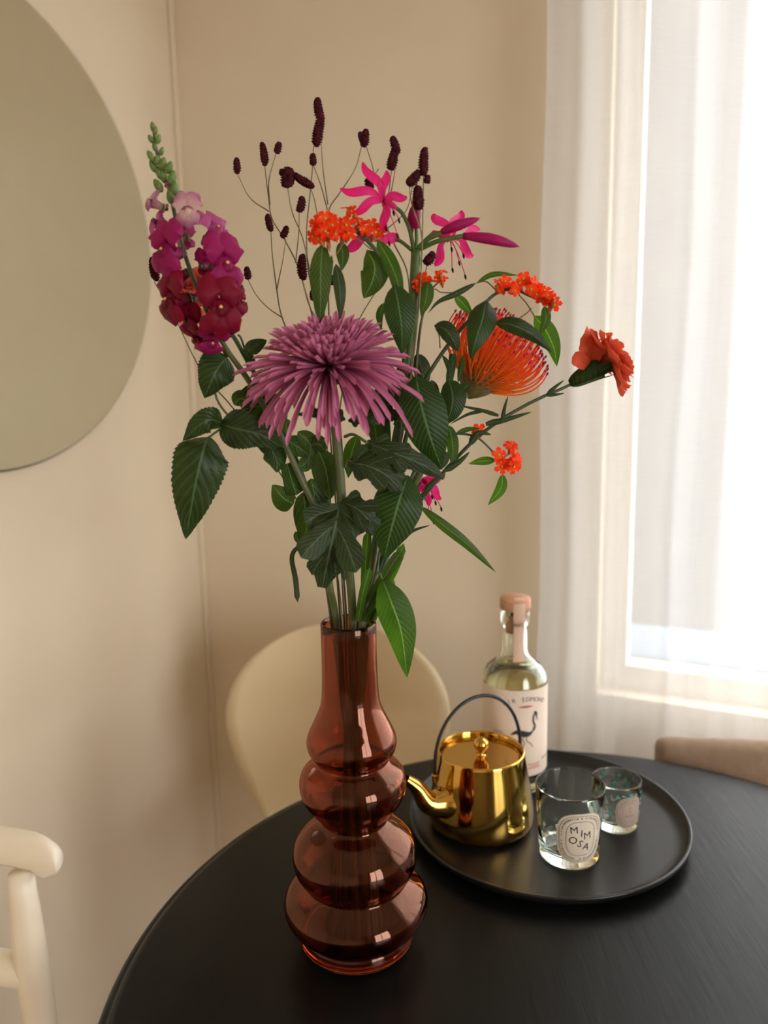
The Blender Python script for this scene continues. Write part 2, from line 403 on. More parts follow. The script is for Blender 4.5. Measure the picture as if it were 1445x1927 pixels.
w3 = struct(frame_boxes('added_fill_window', [(RU + .04, RU + .09, a, b, c, d) for a, b, c, d in ((SW0, SW1, SZ0, SZ0 + .05), (SW0, SW1, SZ1 - .05, SZ1), (SW0, SW0 + .05, SZ0 + .05, SZ1 - .05), (SW1 - .05, SW1, SZ0 + .05, SZ1 - .05))], M['trim']))  # unseen window, added to the right wall for fill light
for a in (SW0 + .68,): frame_boxes('glazing_bar', [(RU + .045, RU + .085, a, a + .05, SZ0 + .05, SZ1 - .05)], M['trim'], w3)
frame_boxes('pane', [(RU + .063, RU + .067, SW0 + .05, SW1 - .05, SZ0 + .05, SZ1 - .05)], M['pane'], w3)
# outside: a pale neighbouring house and the coping of a low parapet
def dirpt(px, py, dist):
    r = ray(px, py); h = V((r.x, r.y, 0)).length; return CAM + r * (dist / h)
e = dirpt(1392, 300, 7.); eu = (e - C0).dot(U); en = (e - C0).dot(N)
struct(frame_boxes('ground', [(-25, 25, -25, -.15, -3.2, -3), (RU + .15, 25, -.15, 25, -3.2, -3)], M['ground']))
hb = thing('neighbouring_house', RP(eu - 2.5, en, -3), 'pale rendered neighbouring house outside the window, seen through the curtain', 'house')
frame_boxes('wall', [(eu - 5, eu, en - 3, en, -3, 7)], M['facade'], hb)
frame_boxes('roof', [(eu - 5.1, eu + .1, en - 3.1, en + .1, 7, 7.2)], M['parapet'], hb)
for i in range(3):
    w_ = frame_boxes('window', [(eu - 4.4 + i * 1.5, eu - 3.7 + i * 1.5, en - .02, en + .03, 3.6, 5.0)], M['trim'], hb)
zp = CAM.z - (dirpt(1300, 1225, 1.).z - CAM.z) * -2.25
tag(frame_boxes('parapet', [(UW0 - 1.5, UW1 + 1.5, -.85, -.55, -3, zp)], M['parapet'], bev=.02), 'low blue-grey parapet outside below the window, seen through the curtain', 'parapet')

# ------------------------------------------------------------------ curtain
def fold(u, z):
    g = (z - .3) / 2.2
    w = 2 * pi
    uu = u + .035 * g * sin(3.1 * u + .6)
    a = .020 * sin(w * uu / .165 + .4) + .013 * sin(w * uu / .097 + 1.9 + .5 * g) + .008 * sin(w * uu / .061 + 2.1) + .010 * sin(w * uu / .31)
    return a * (.75 + .35 * g)
cu0 = WB(1024, 300, .1)[0]; cu1 = RU - .05; nu_, nz_ = 560, 26
vs = []; uvs = []; fs = []
for i in range(nu_ + 1):
    for j in range(nz_ + 1):
        z = .03 + (2.5 - .03) * j / nz_; u = cu0 + (cu1 - cu0) * i / nu_
        vs.append(RP(u + .004 * sin(j * .7 + i * .05), .105 + fold(u, z), z)); uvs.append((i / nu_, j / nz_))
for i in range(nu_):
    for j in range(nz_):
        a = i * (nz_ + 1) + j; fs.append((a, a + nz_ + 1, a + nz_ + 2, a + 1))
tag(mk('sheer_curtain', vs, fs, M['sheer'], None, uvs), 'floor-length sheer white curtain hanging in soft folds before the window', 'curtain')
rod = thing('curtain_rail', RP((cu0 + cu1) / 2, .105, 2.53), 'white curtain rail above the sheer curtain', 'curtain rail')
frame_boxes('rail', [(cu0 - .05, cu1 + .05, .085, .125, 2.505, 2.53)], M['trim'], rod)
for x in (cu0 + .1, (cu0 + cu1) / 2, cu1 - .1): frame_boxes('bracket', [(x - .01, x + .01, 0, .09, 2.51, 2.528)], M['trim'], rod)

# ------------------------------------------------------------------ mirror on the left wall
mr = thing('round_mirror', RP(.0, .566, 1.677), 'large round frameless mirror hanging on the left wall', 'mirror')
mc, mR = RP(0, .566, 1.677), .435
Mm = axes(mc, U, Z)
def disc(name, prof, mat, parent, mw, seg=96):
    v, f, u = lathegeo(prof, seg); return mk(name, placed(v, mw), f, mat, parent, u)
disc('backing', [(.002, 0), (.002, mR - .02), (.004, mR - .002), (.009, mR - .001), (.0095, mR - .004), (.0095, 0)], M['mirror_edge'], mr, Mm)
disc('mirror_glass', [(.0098, mR - .0035), (.0118, mR - .004), (.012, mR - .006), (.012, 0)], M['mirror'], mr, Mm)

# ------------------------------------------------------------------ table
TC = V((.2405, .788, 0)); TR = .552
tb = thing('round_table', TC, 'large round black painted wooden dining table', 'table')
lathe('tabletop', [(.712, 0), (.712, TR - .03), (.716, TR - .012), (.725, TR - .004), (.733, TR), (.741, TR), (.7445, TR - .003), (.7460, TR - .0075), (.7454, TR - .0095), (.7482, TR - .012), (.7498, TR - .0155), (.75, TR - .019), (.75, 0)], M['black'], tb, 160, TC)
lathe('pedestal', smoothprof([(.712, .10), (.69, .085), (.64, .05), (.45, .042), (.25, .05), (.14, .075), (.12, .09)]) + [(.10, .09), (.10, 0)], M['black'], tb, 40, TC)
for a in range(4):
    g = a * pi / 2 + .5; dd = V((cos(g), sin(g), 0))
    tube('foot', [TC + dd * .06 + Z * .14, TC + dd * .2 + Z * .09, TC + dd * .36 + Z * .025], lambda t: .032 - .008 * t, M['black'], tb, 10)

# ------------------------------------------------------------------ tray
KC = V((.2285, 1.09, .751)); KR = .2005
lathe_tray = lathe('round_tray', [(0, 0), (0, .178), (.003, .188), (.012, .1985), (.0185, KR), (.0202, KR - .001), (.0202, KR - .0035), (.017, KR - .006), (.010, .190), (.0062, .182), (.0055, .176), (.0055, 0)], M['tray'], None, 128, KC)
tag(lathe_tray, 'large round matt black tray with a raised rim on the table', 'tray')
TZ = KC.z + .0057

# ------------------------------------------------------------------ teapot
PC = V((.133, 1.09, TZ))
tp = thing('teapot', PC, 'polished gold teapot with a thin black hoop handle on the tray', 'teapot')
lathe('body', smoothprof([(.0, .055), (.001, .066), (.006, .0735), (.016, .076), (.034, .0745), (.07, .0690), (.099, .0642), (.111, .0624)], 4) + [(.1130, .0619), (.1137, .0605), (.1127, .0592), (.108, .0588), (.100, .0588), (.098, .0580), (.098, .03), (.02, .03), (.012, .0), ], M['gold'], tp, 72, PC)
ld = lathe('lid', [(.0988, 0), (.0988, .0565), (.1022, .0578), (.1038, .0572), (.1042, .055), (.1034, .051), (.1045, .02), (.1050, 0)], M['gold'], tp, 64, PC)
lathe('knob', smoothprof([(.1045, .010), (.106, .0065), (.111, .0052), (.1145, .0085), (.120, .0112), (.126, .0098), (.1305, .005)], 4) + [(.1315, 0)], M['gold'], ld, 28, PC)
sp0 = PC + V((-.052, -.035, .052)); tip = WY(764, 1466, 1.035)
P = cr([sp0, sp0 + V((-.026, -.012, .006)), sp0.lerp(tip, .72) + V((0, 0, -.004)), tip], 7)
v, f, u = tubegeo(P, lambda t: (.0265 - .0200 * t ** .62), 20, caps=False)
v2, f2, u2 = tubegeo(P[::-1], lambda t: (.0265 - .0200 * (1 - t) ** .62) - .0014, 20, caps=False)
g = join([(v, f, u), (v2, f2, u2)]); o = 20; n1 = len(v)
for j in range(20): pass
mk('spout', g[0], g[1], M['gold'], tp, g[2])
hA = WY(818, 1452, 1.075); hB = WY(979, 1404, 1.115); hT = WY(897, 1311, 1.10); hm = (hA + hB) / 2; hh = hT - hm
hp = []
for i in range(25):
    a = pi * i / 24; hp.append(hm + (hB - hA) * (-.5 * cos(a)) + hh * sin(a) ** .9)
hp = [hA - Z * .010] + hp + [hB - Z * .010]
mk('handle', *[x for x in (lambda q: (q[0], q[1]))(tubegeo(hp, .0026, 10))], M['wire'], tp)
for q in (hA, hB):
    c = PC + V((q.x - PC.x, q.y - PC.y, 0)).normalized() * .0665
    tube('lug', [V((c.x, c.y, q.z - .016)), V((q.x, q.y, q.z - .012)), V((q.x, q.y, q.z - .004))], .0042, M['gold'], tp, 10)

# ------------------------------------------------------------------ labels on round glass
def textgeo(txt, size, ext=0.):
    c = bpy.data.curves.new('t', 'FONT'); c.body = txt; c.size = size; c.align_x = 'CENTER'; c.align_y = 'CENTER'; c.resolution_u = 2
    o = bpy.data.objects.new('t', c); COL.objects.link(o); bpy.context.view_layer.update()
    me = bpy.data.meshes.new_from_object(o.evaluated_get(bpy.context.evaluated_depsgraph_get()))
    vs = [v.co.copy() for v in me.vertices]; fs = [tuple(p.vertices) for p in me.polygons]
    bpy.data.objects.remove(o); bpy.data.meshes.remove(me); bpy.data.curves.remove(c)
    return vs, fs
def wrap(vs, c, R, a0, z0, tap=0.):     # flat (x right, y up) onto a cylinder seen from outside; a0 = facing angle
    out = []
    for v in vs:
        r = R + v.z + tap * v.y; a = a0 + v.x / R; out.append(V((c.x + r * cos(a), c.y + r * sin(a), z0 + v.y)))
    return out
def lay(name, geo, c, R, a0, z0, mat, parent, dx=0, dy=0, rot=0, lift=0, tap=0.):
    vs, fs = geo; q = Matrix.Rotation(rot, 3, 'Z')
    vs = [q @ v + V((dx, dy, lift)) for v in vs]
    return mk(name, wrap(vs, c, R, a0, z0, tap), fs, mat, parent, None, False)
def roundel(w, h, r, inner=None, n=40, pw=2.9):
    o = []; 
    for i in range(n):
        a = 2 * pi * i / n; x = abs(cos(a)) ** (2 / pw) * (1 if cos(a) > 0 else -1); y = abs(sin(a)) ** (2 / pw) * (1 if sin(a) > 0 else -1); o.append((x, y))
    if inner is None:
        vs = []; fs = []; R_ = 6
        for k in range(R_ + 1):
            for x, y in o: vs.append(V((x * w / 2 * k / R_, y * h / 2 * k / R_, 0)))
        for k in range(R_):
            for i in range(n): j = (i + 1) % n; fs.append((k * n + i, k * n + j, (k + 1) * n + j, (k + 1) * n + i))
        return vs, fs
    vs = [V((x * w / 2, y * h / 2, 0)) for x, y in o] + [V((x * (w / 2 - inner), y * (h / 2 - inner), 0)) for x, y in o]
    return vs, [(i, (i + 1) % n, n + (i + 1) % n, n + i) for i in range(n)]
def rect(w, h, nx=1, ny=1):
    vs = [V((-w / 2 + w * i / nx, -h / 2 + h * j / ny, 0)) for i in range(nx + 1) for j in range(ny + 1)]
    return vs, [(i * (ny + 1) + j, (i + 1) * (ny + 1) + j, (i + 1) * (ny + 1) + j + 1, i * (ny + 1) + j + 1) for i in range(nx) for j in range(ny)]
def ticks(w, h, n, tw, th, pw=2.9):      # small dashes running round an oval, like fine lettering
    vs = []; fs = []
    for i in range(n):
        if (i * 7) % n in (0, 3): continue
        a = 2 * pi * (i + .5) / n; e = 2 / pw
        x = abs(cos(a)) ** e * (1 if cos(a) > 0 else -1) * w / 2; y = abs(sin(a)) ** e * (1 if sin(a) > 0 else -1) * h / 2
        q = Matrix.Rotation(atan2(y / h, x / w) - pi / 2, 3, 'Z')
        k = len(vs); ww = tw * (.5 + .9 * random.random())
        for sx, sy in ((-1, -1), (1, -1), (1, 1), (-1, 1)): vs.append(q @ V((sx * ww / 2, sy * th / 2, 0)) + V((x, y, 0)))
        fs.append((k, k + 1, k + 2, k + 3))
    return vs, fs
CL = -pi / 2

# ------------------------------------------------------------------ candle glasses
def candle_glass(name, label, c, h, r0, r1, base, wt):
    g = thing(name, c, label, 'glass', 'empty candle glasses on the tray')
    prof = [(0, 0), (0, r0 - .004), (.0012, r0 - .001), (.004, r0)] + [(h * t, r0 + (r1 - r0) * t) for t in (.25, .5, .75, .97)] + [(h, r1 - .0006), (h + .0004, r1 - wt / 2), (h, r1 - wt + .0006)]
    prof += [(h * t, r0 + (r1 - r0) * t - wt) for t in (.97, .75, .5, .25)] + [(base + .004, r0 - wt - .001), (base, r0 - wt - .005), (base - .001, 0)]
    lathe('glass_body', prof, M['clear'], g, 64, c)
    return g
G1 = V((.2425, 1.006, TZ)); h1 = .1025
g1 = candle_glass('candle_glass', 'taller empty candle glass with a cream oval label reading MIMOSA', G1, h1, .0397, .0463, .013, .0024)
a1 = CL + .12; zc = TZ + .048; R1 = .0397 + .0066 * .468 + .0005; tp1 = .0066 / .1025
lw, lh = .064, .072
Lb = lay('label', roundel(lw, lh, 0), G1, R1, a1, zc, M['paper2'], g1, tap=tp1)
for (w_, h_, t_) in ((lw - .006, lh - .006, .0007), (lw - .024, lh - .022, .0007)):
    lay('border', roundel(w_, h_, 0, t_), G1, R1, a1, zc, M['greyink'], Lb, lift=.0002, tap=tp1)
lay('fine_lettering', ticks(lw - .013, lh - .013, 54, .0021, .0022), G1, R1, a1, zc, M['greyink'], Lb, lift=.0002, tap=tp1)
for ch, x, y, rt in (('M', -.0095, .0125, .10), ('I', .0005, .0075, -.05), ('M', .0085, .0035, .1), ('O', -.0105, -.0025, 0), ('S', -.0012, -.0075, -.45), ('A', .0075, -.0125, -.3)):
    lay('letter', textgeo(ch, .0142 if ch != 'O' else .0152), G1, R1, a1, zc, M['ink'], Lb, dx=x, dy=y, rot=rt, lift=.0003, tap=tp1)
G2 = V((.3267, 1.0784, TZ)); h2 = .0705
g2 = candle_glass('candle_glass', 'shorter empty candle glass with teal floral print and a taupe oval label', G2, h2, .0308, .0348, .011, .0022)
a2 = CL + .30; z2 = TZ + .0345; R2 = .0308 + .0040 * .49 + .0005; tp2 = .0040 / .0705
L2 = lay('label', roundel(.040, .047, 0), G2, R2, a2, z2, M['paper3'], g2, tap=tp2)
for (w_, h_, t_) in ((.036, .043, .0006), (.022, .029, .0006)): lay('border', roundel(w_, h_, 0, t_), G2, R2, a2, z2, M['greyink'], L2, lift=.0002, tap=tp2)
lay('fine_lettering', ticks(.029, .036, 40, .0015, .0016), G2, R2, a2, z2, M['greyink'], L2, lift=.0002, tap=tp2)
for ch, x, y, sz in (('R', .0, .007, .005), ('&', 0, .0012, .004), ('ROSA', 0, -.0052, .0052)): lay('letter', textgeo(ch, sz), G2, R2, a2, z2, M['greyink'], L2, dx=x, dy=y, lift=.0003, tap=tp2)
# floral print: teal and rose leaflets laid on the outside of the small glass
gt = []; gr = []
rr = random.Random(3)
for i in range(300):
    a = rr.uniform(-pi, pi); y = rr.uniform(-.012, .028)
    if abs((a + pi) % (2 * pi) - pi) < .68 and y < .022: continue
    if y < rr.uniform(-.03, .012): continue
    w_ = rr.uniform(.001, .0028); h_ = rr.uniform(.002, .0042); q = Matrix.Rotation(rr.uniform(0, 3), 3, 'Z')
    vs = [q @ V((w_ * cos(k * pi / 4), h_ * sin(k * pi / 4) * (.6 if k % 2 else 1), 0)) + V((a * R2, y, 0)) for k in range(8)]
    (gt if i % 3 else gr).append((vs, [tuple(range(8))], [(0, 0)] * 8))
for gg, mt_, nm in ((gt, 'teal', 'leaf_print'), (gr, 'rosep', 'blossom_print')):
    j_ = join(gg); lay(nm, (j_[0], j_[1]), G2, R2 + .0001, a2, z2, M[mt_], g2, tap=tp2)

# ------------------------------------------------------------------ bottle
BC = V((.2006, 1.2093, TZ)); BR = .0508
bt = thing('bottle', BC, 'clear glass spirit bottle with a wooden stopper and a pale label showing a wading bird', 'bottle')
outer = [(0, BR - .006), (.002, BR - .001), (.007, BR), (.06, BR), (.12, BR), (.170, BR), (.183, BR - .0018), (.194, BR - .0075), (.203, BR - .018), (.209, BR - .0265), (.214, .0215), (.222, .0198), (.262, .0193), (.264, .0222), (.282, .0222), (.284, .0205)]
inner = [(.284, .0145), (.262, .0145), (.222, .0150), (.213, .0175), (.205, .026), (.195, BR - .0135), (.183, BR - .0068), (.168, BR - .0045), (.02, BR - .0045), (.015, BR - .010)]
lathe('glass_body', [(.004, 0)] + [(.0, BR - .02)] + outer + inner + [(.013, 0)], M['clear'], bt, 64, BC)
lv = .1935
lathe('liquid', [(.0152, 0), (.0155, BR - .012), (.021, BR - .0047), (.168, BR - .0047), (.183, BR - .0071), (lv, BR - .0128), (lv, 0)], M['liquid'], bt, 56, BC)
co_ = lathe('stopper', [(.286, 0), (.286, .0225), (.288, .0238), (.303, .0238), (.3055, .0225), (.306, 0)], M['cork'], bt, 40, BC)
lathe('cork', [(.250, 0), (.250, .0130), (.2525, .0140), (.2862, .0142), (.2862, 0)], M['corkin'], co_, 32, BC)
ab = CL + .12
sg = rect(.0175, .108, 6, 20)
vs = [V((v.x, v.y, 0)) for v in sg[0]]
def sealpos(v):
    d_ = v.y + .054       # distance from the lower end
    if d_ < .060: z, r = .207 + d_, .0206 + max(0, .012 - d_) * .4
    elif d_ < .094: z, r = .267 + (d_ - .060), .0232 + min(1, (d_ - .060) / .018) * .0010
    else: z, r = .3063, .0242 - (d_ - .094)
    a = ab + v.x / .022; return V((BC.x + r * cos(a), BC.y + r * sin(a), BC.z + z))
sealp = mk('paper_seal', [sealpos(v) for v in vs], sg[1], M['sealp'], bt)
zl = BC.z + .102
Lm = lay('label', rect(.176, .140, 44, 10), BC, BR + .0004, ab - .1, zl, M['paper'], bt)
def arc_text(txt, size, rad, z, mat, name, dx=0.):
    x = -len(txt) * size * .36
    for ch in txt:
        xx = x + size * .36; x += size * .72
        if ch != ' ': lay(name, textgeo(ch, size), BC, BR, ab, zl, mat, Lm, dx=xx + dx, dy=z - xx * xx / (2 * rad), rot=-xx / rad, lift=.0009)
arc_text('SIR EDMOND', .0100, .07, .056, M['greyink'], 'letter', .0025)
vsr = [V((x * .0125, .0445 + (1 - x * x) * .0016 * sg_, 0)) for sg_ in (1, -1) for x in [k / 8 - 1 for k in range(17)]]
lay('red_ribbon', (vsr, [(i, 17 + i, 18 + i, i + 1) for i in range(16)]), BC, BR, ab, zl, M['redink'], Lm, dx=.003, lift=.0009)
def stroke(pts, w):
    P = cr([V((x, y, 0)) for x, y in pts], 4); vs = []; n = len(P)
    for i, p in enumerate(P):
        t = (P[min(i + 1, n - 1)] - P[max(i - 1, 0)]).normalized(); q = V((-t.y, t.x, 0)); ww = w(i / (n - 1)) if callable(w) else w
        vs += [p + q * ww / 2, p - q * ww / 2]
    return vs, [(2 * i, 2 * i + 1, 2 * i + 3, 2 * i + 2) for i in range(n - 1)], [(0, 0)] * len(vs)
bird = join([stroke([(-.021, .002), (-.012, .006), (-.003, .003), (.006, .002), (.0125, .006), (.0145, .012)], lambda t: .0022 + .0075 * sin(pi * min(1, t * 1.25)) ** 1.3),
             stroke([(.0135, .006), (.0165, .013), (.0135, .021), (.0140, .030), (.0170, .0345)], lambda t: .0034 - .0008 * t),
             stroke([(.0150, .0345), (.0180, .0345), (.0195, .029), (.0205, .022)], lambda t: .0052 * (1 - t) + .0008),
             stroke([(-.001, .001), (-.004, -.006), (-.001, -.011), (-.003, -.018)], .0011), stroke([(.003, .001), (.002, -.008), (.009, -.014), (.013, -.020)], .0011)])
lay('bird_drawing', (bird[0], bird[1]), BC, BR, ab, zl, M['ink'], Lm, dx=.002, dy=-.002, lift=.0009)
for i in range(3): lay('fine_lettering', rect(.016 - .003 * i, .0012, 6, 1), BC, BR, ab, zl, M['greyink'], Lm, dx=-.040, dy=.002 - i * .0035, lift=.0009)
lay('printed_line', rect(.020, .0016, 8, 1), BC, BR, ab, zl, M['ink'], Lm, dx=.044, dy=-.046, lift=.0009)
for i in range(3): lay('fine_lettering', rect(.022 - .004 * (i % 2), .0011, 8, 1), BC, BR, ab, zl, M['redink'], Lm, dx=.018, dy=-.050 - i * .0034, lift=.0009)

# ------------------------------------------------------------------ vase
VC = V((-.0416, VY, .7502))
outv = smoothprof([(.002, .0625), (.005, .0655), (.010, .0664), (.016, .0652), (.0205, .0640), (.026, .0685), (.034, .0785), (.0495, .0839), (.063, .0785), (.072, .066), (.078, .0590), (.084, .0625), (.095, .0692), (.1107, .0714), (.126, .067), (.139, .055), (.148, .042), (.153, .0380), (.159, .041), (.170, .050), (.184, .0585), (.199, .0608), (.211, .0575), (.219, .049), (.2245, .0420), (.229, .0425), (.237, .0485), (.2477, .051), (.258, .0485), (.272, .042), (.29, .0343), (.31, .0316), (.345, .0307), (.385, .0307)], 4)
inv = []
for i, (z, r) in enumerate(outv):
    z0, r0 = outv[max(0, i - 1)]; z1, r1 = outv[min(len(outv) - 1, i + 1)]
    dz, dr = z1 - z0, r1 - r0; l = sqrt(dz * dz + dr * dr) or 1; t = .0026
    zz, rr_ = z + dr / l * t, r - dz / l * t
    if z > .015 and zz > .014 and (not inv or zz > inv[-1][0] + .0004): inv.append((zz, rr_))
inv = [q for q in inv if q[0] < .385]
prof = [(0, 0), (0, .0595), (.0006, .0615)] + outv + [(.3868, .0300), (.387, .0290), (.3862, .0281)] + inv[::-1] + [(.0125, inv[0][1] - .006), (.0115, inv[0][1] - .016), (.011, 0)]
va = thing('vase', VC, 'tall amber-pink glass vase of stacked bulges on the black table', 'vase')
lathe('glass_body', prof, M['vase'], va, 128, VC)

# ------------------------------------------------------------------ moulded cream chair behind the vase
CY = 1.57
def cz(py): return WY(637, py, CY).z
cxm = WY(637, 1340, CY).x; hwm = (WY(843, 1340, CY).x - WY(430, 1340, CY).x) / 2
zt, zm, zb = cz(1181), cz(1342), .47
def hw(z):
    if z >= zm: q = (z - zm) / (zt - zm); return hwm * sqrt(max(0, 1 - q ** 2.15))
    q = (zm - z) / (zm - .40); return hwm * (1 - .52 * q ** 1.5)
ch = thing('shell_chair', V((cxm, CY - .2, 0)), 'cream moulded shell chair with a rounded back behind the vase', 'chair')
prof_ = []    # (z, y offset) centreline from top of the back to the front of the seat
nb = 26
rows = []
for i in range(nb + 1):
    z = zt - (zt - .50) * (i / nb) ** 1.25 if i else zt - .0002
    rows.append((V((cxm, CY + .03 * (z - .45) / .4, z)), hw(z), .10))
for k in range(1, 7):
    a = k / 6 * pi / 2; rows.append((V((cxm, CY - .05 * sin(a) - .0, .50 - .05 * (1 - cos(a)))), hw(.50 - .02 * k / 6) + .004 * k, .10 * (1 - k / 6)))
for k in range(1, 12):
    t = k / 11; w_ = .165 + .05 * sin(pi * min(1, t * 1.1)); w_ = w_ * sqrt(max(.02, 1 - max(0, (t - .7) / .32) ** 2.5))
    rows.append((V((cxm, CY - .05 - .36 * t, .45 - .012 * sin(pi * t) - .03 * t ** 4)), w_, .0))
vs = []; fs = []; nvv = 20
for p, w_, cur in rows:
    for j in range(nvv + 1):
        x = j / nvv * 2 - 1; vs.append(p + V((w_ * x, -cur * .55 * (w_ * x / .24) ** 2, 0)))
for i in range(len(rows) - 1):
    for j in range(nvv): a = i * (nvv + 1) + j; fs.append((a, a + 1, a + nvv + 2, a + nvv + 1))
sh = mk('shell', vs, fs, M['cream'], ch)
md = sh.modifiers.new('thick', 'SOLIDIFY'); md.thickness = .009; md.offset = 0
for sx in (-1, 1):
    for sy in (0, 1):
        t0 = V((cxm + sx * .10, CY - .13 - sy * .14, .435)); t1 = V((cxm + sx * .22, CY + .02 - sy * .42, .0))
        tube('leg', [t0, t0.lerp(t1, .12) + Z * -.0, t1], .008, M['chrome'], ch, 10)
tube('seat_mount', [V((cxm, CY - .20, .42)), V((cxm, CY - .20, .438))], .11, M['chrome'], ch, 24)

# ------------------------------------------------------------------ white chair at the left edge
wc = thing('white_wooden_chair', V((-.62, .85, 0)), 'white painted wooden chair with a curved scroll-ended top rail by the left wall', 'chair')
WYc = .93
def cP(px, py, y=WYc): return WY(px, py, y)
e0 = cP(96, 1608); e0z = e0.z
rows = []
xr = cP(111, 1610).x; xl = xr - .50
def railz(x):      # top and bottom of the rail
    t = (xr - x) / (xr - xl); return t
vs = []; fs = []; n = 36
zt_ = cP(40, 1578).z; zb_ = cP(30, 1651).z; ze = cP(85, 1663).z
for i in range(n + 1):
    t = .5 - .5 * cos(pi * i / n); x = xr + (xl - xr) * t; tt = min(t, 1 - t) * (xr - xl)      # distance from the end
    rnd = sqrt(max(0.0, 1 - (1 - min(1, tt / .040)) ** 2))
    zc_ = (zt_ + zb_) / 2 - .008 * (1 - min(1, tt / .06)); top = zc_ + (zt_ - zc_) * (.30 + .70 * rnd)
    low = zb_ - (.010 * max(0, 1 - abs(tt - .026) / .018)); low = zc_ + (low - zc_) * (.30 + .70 * sqrt(max(0, 1 - (1 - min(1, tt / .018)) ** 2)))
    y = WYc + .05 * (1 - (2 * t - 1) ** 2)
    for k in range(10):
        a = 2 * pi * k / 10; vs.append(V((x, y + .013 * cos(a), (top + low) / 2 + (top - low) / 2 * (abs(sin(a)) ** .7 * (1 if sin(a) > 0 else -1)))))
for i in range(n):
    for k in range(10): q = (k + 1) % 10; fs.append((i * 10 + k, i * 10 + q, (i + 1) * 10 + q, (i + 1) * 10 + k))
fs += [tuple(range(10))[::-1], tuple(n * 10 + k for k in range(10))]
mk('top_rail', vs, fs, M['whitewood'], wc)
for px0, sgn in ((42, 1), (None, -1)):
    if sgn == 1: p0 = cP(40, 1652, WYc + .015); x0 = p0.x
    else: x0 = xl + (xr - cP(40, 1652).x); p0 = V((x0, WYc + .015, p0.z))
    tube('rear_leg', [V((x0, p0.y, p0.z + .008)), V((x0 + sgn * .006, p0.y - .005, .62)), V((x0 + sgn * .012, p0.y + .01, .44)), V((x0 + sgn * .03, p0.y + .06, 0))], lambda t: .0155 + .006 * sin(pi * min(1, t * 1.6)), M['whitewood'], wc, 14)
xa, xb = cP(40, 1652).x, xl + (xr - cP(40, 1652).x)
zmid = cP(15, 1842).z
tube('mid_rail', [V((xa, WYc + .01, zmid)), V(((xa + xb) / 2, WYc + .045, zmid + .005)), V((xb, WYc + .01, zmid))], .0215, M['whitewood'], wc, 14)
for t in (.2, .4, .6, .8):
    x = xa + (xb - xa) * t; yy = WYc + .01 + .03 * sin(pi * t)
    tube('spindle', [V((x, yy, zb_ + .004)), V((x, yy, .45))], .0075, M['whitewood'], wc, 10)
v, f, u = lathegeo([(.43, 0), (.43, .17), (.436, .19), (.452, .195), (.458, .185), (.455, .1), (.452, 0)], 40)
mk('seat', [V((x.x * 1.05 + (xa + xb) / 2, x.y * 1.05 + WYc - .17, x.z)) for x in v], f, M['whitewood'], wc)
for sx in (-1, 1): tube('front_leg', [V(((xa + xb) / 2 + sx * .13, WYc - .29, .432)), V(((xa + xb) / 2 + sx * .17, WYc - .33, 0))], .016, M['whitewood'], wc, 12)

# ------------------------------------------------------------------ brown upholstered chair at the right
BY = 1.30
p0 = WY(1237, 1399, BY); xL = p0.x + .007
br = thing('brown_upholstered_chair', V((xL + .24, BY - .2, 0)), 'low brown upholstered chair pushed to the table in front of the curtain', 'chair')
zt2 = p0.z
def bch(a, b, c): return V((xL + a, BY + b - a * .38, c))
bmesh_ = frame_boxes('backrest', [(0, .34, 0, .05, .40, zt2)], M['brown'], br, bch, bev=.02)
me = bmesh_.data
for v_ in me.vertices:
    if v_.co.z > zt2 - .03:
        q = (v_.co.x - xL); v_.co.z += -.004 * sin(q * 30) + min(.035, .17 * q)
frame_boxes('seat', [(.01, .33, -.36, .0, .38, .46)], M['brown'], br, bch, bev=.025)
for a in (.04, .30):
    for b in (-.33, .03): tube('leg', [bch(a, b, .39), bch(a, b + (.03 if b > 0 else -.02), 0)], lambda t: .017 - .006 * t, M['brown'], br, 10)

# ================================================================== bouquet
MOUTH = V((VC.x, VY, VC.z + .387))
nst = [0]
def stem_into_vase(L, px, dm=0., d0=0.):
    """continue a stem (drawn from its top) through the vase mouth at photo column px down to the vase floor"""
    P = wpts(L, d0); m = W(px, 1172, dm)
    q = V((m.x - MOUTH.x, m.y - MOUTH.y, 0)); 
    if q.length > .0225: q *= .0225 / q.length
    nst[0] += 1; a = nst[0] * 2.4
    m = MOUTH + q; low = MOUTH + q * .45 - Z * .10
    bot = V((VC.x + .030 * cos(a), VC.y + .030 * sin(a), VC.z + .018))
    mid_ = low.lerp(bot, .45); 
    return P + [m + Z * .004, low, mid_, bot]
def flower(name, label, cat='flower', group=None, stemL=None, px=655, dm=0., r=3., mat='stem', rt=None, sides=10):
    P = stem_into_vase(stemL, px, dm)
    t = thing(name, P[-1], label, cat, group)
    R = r * 1e-3; rt = R * .8 if rt is None else rt * 1e-3
    tube('stem', P, lambda q: rt + (R - rt) * min(1, q * 1.6), M[mat], t, sides)
    return t

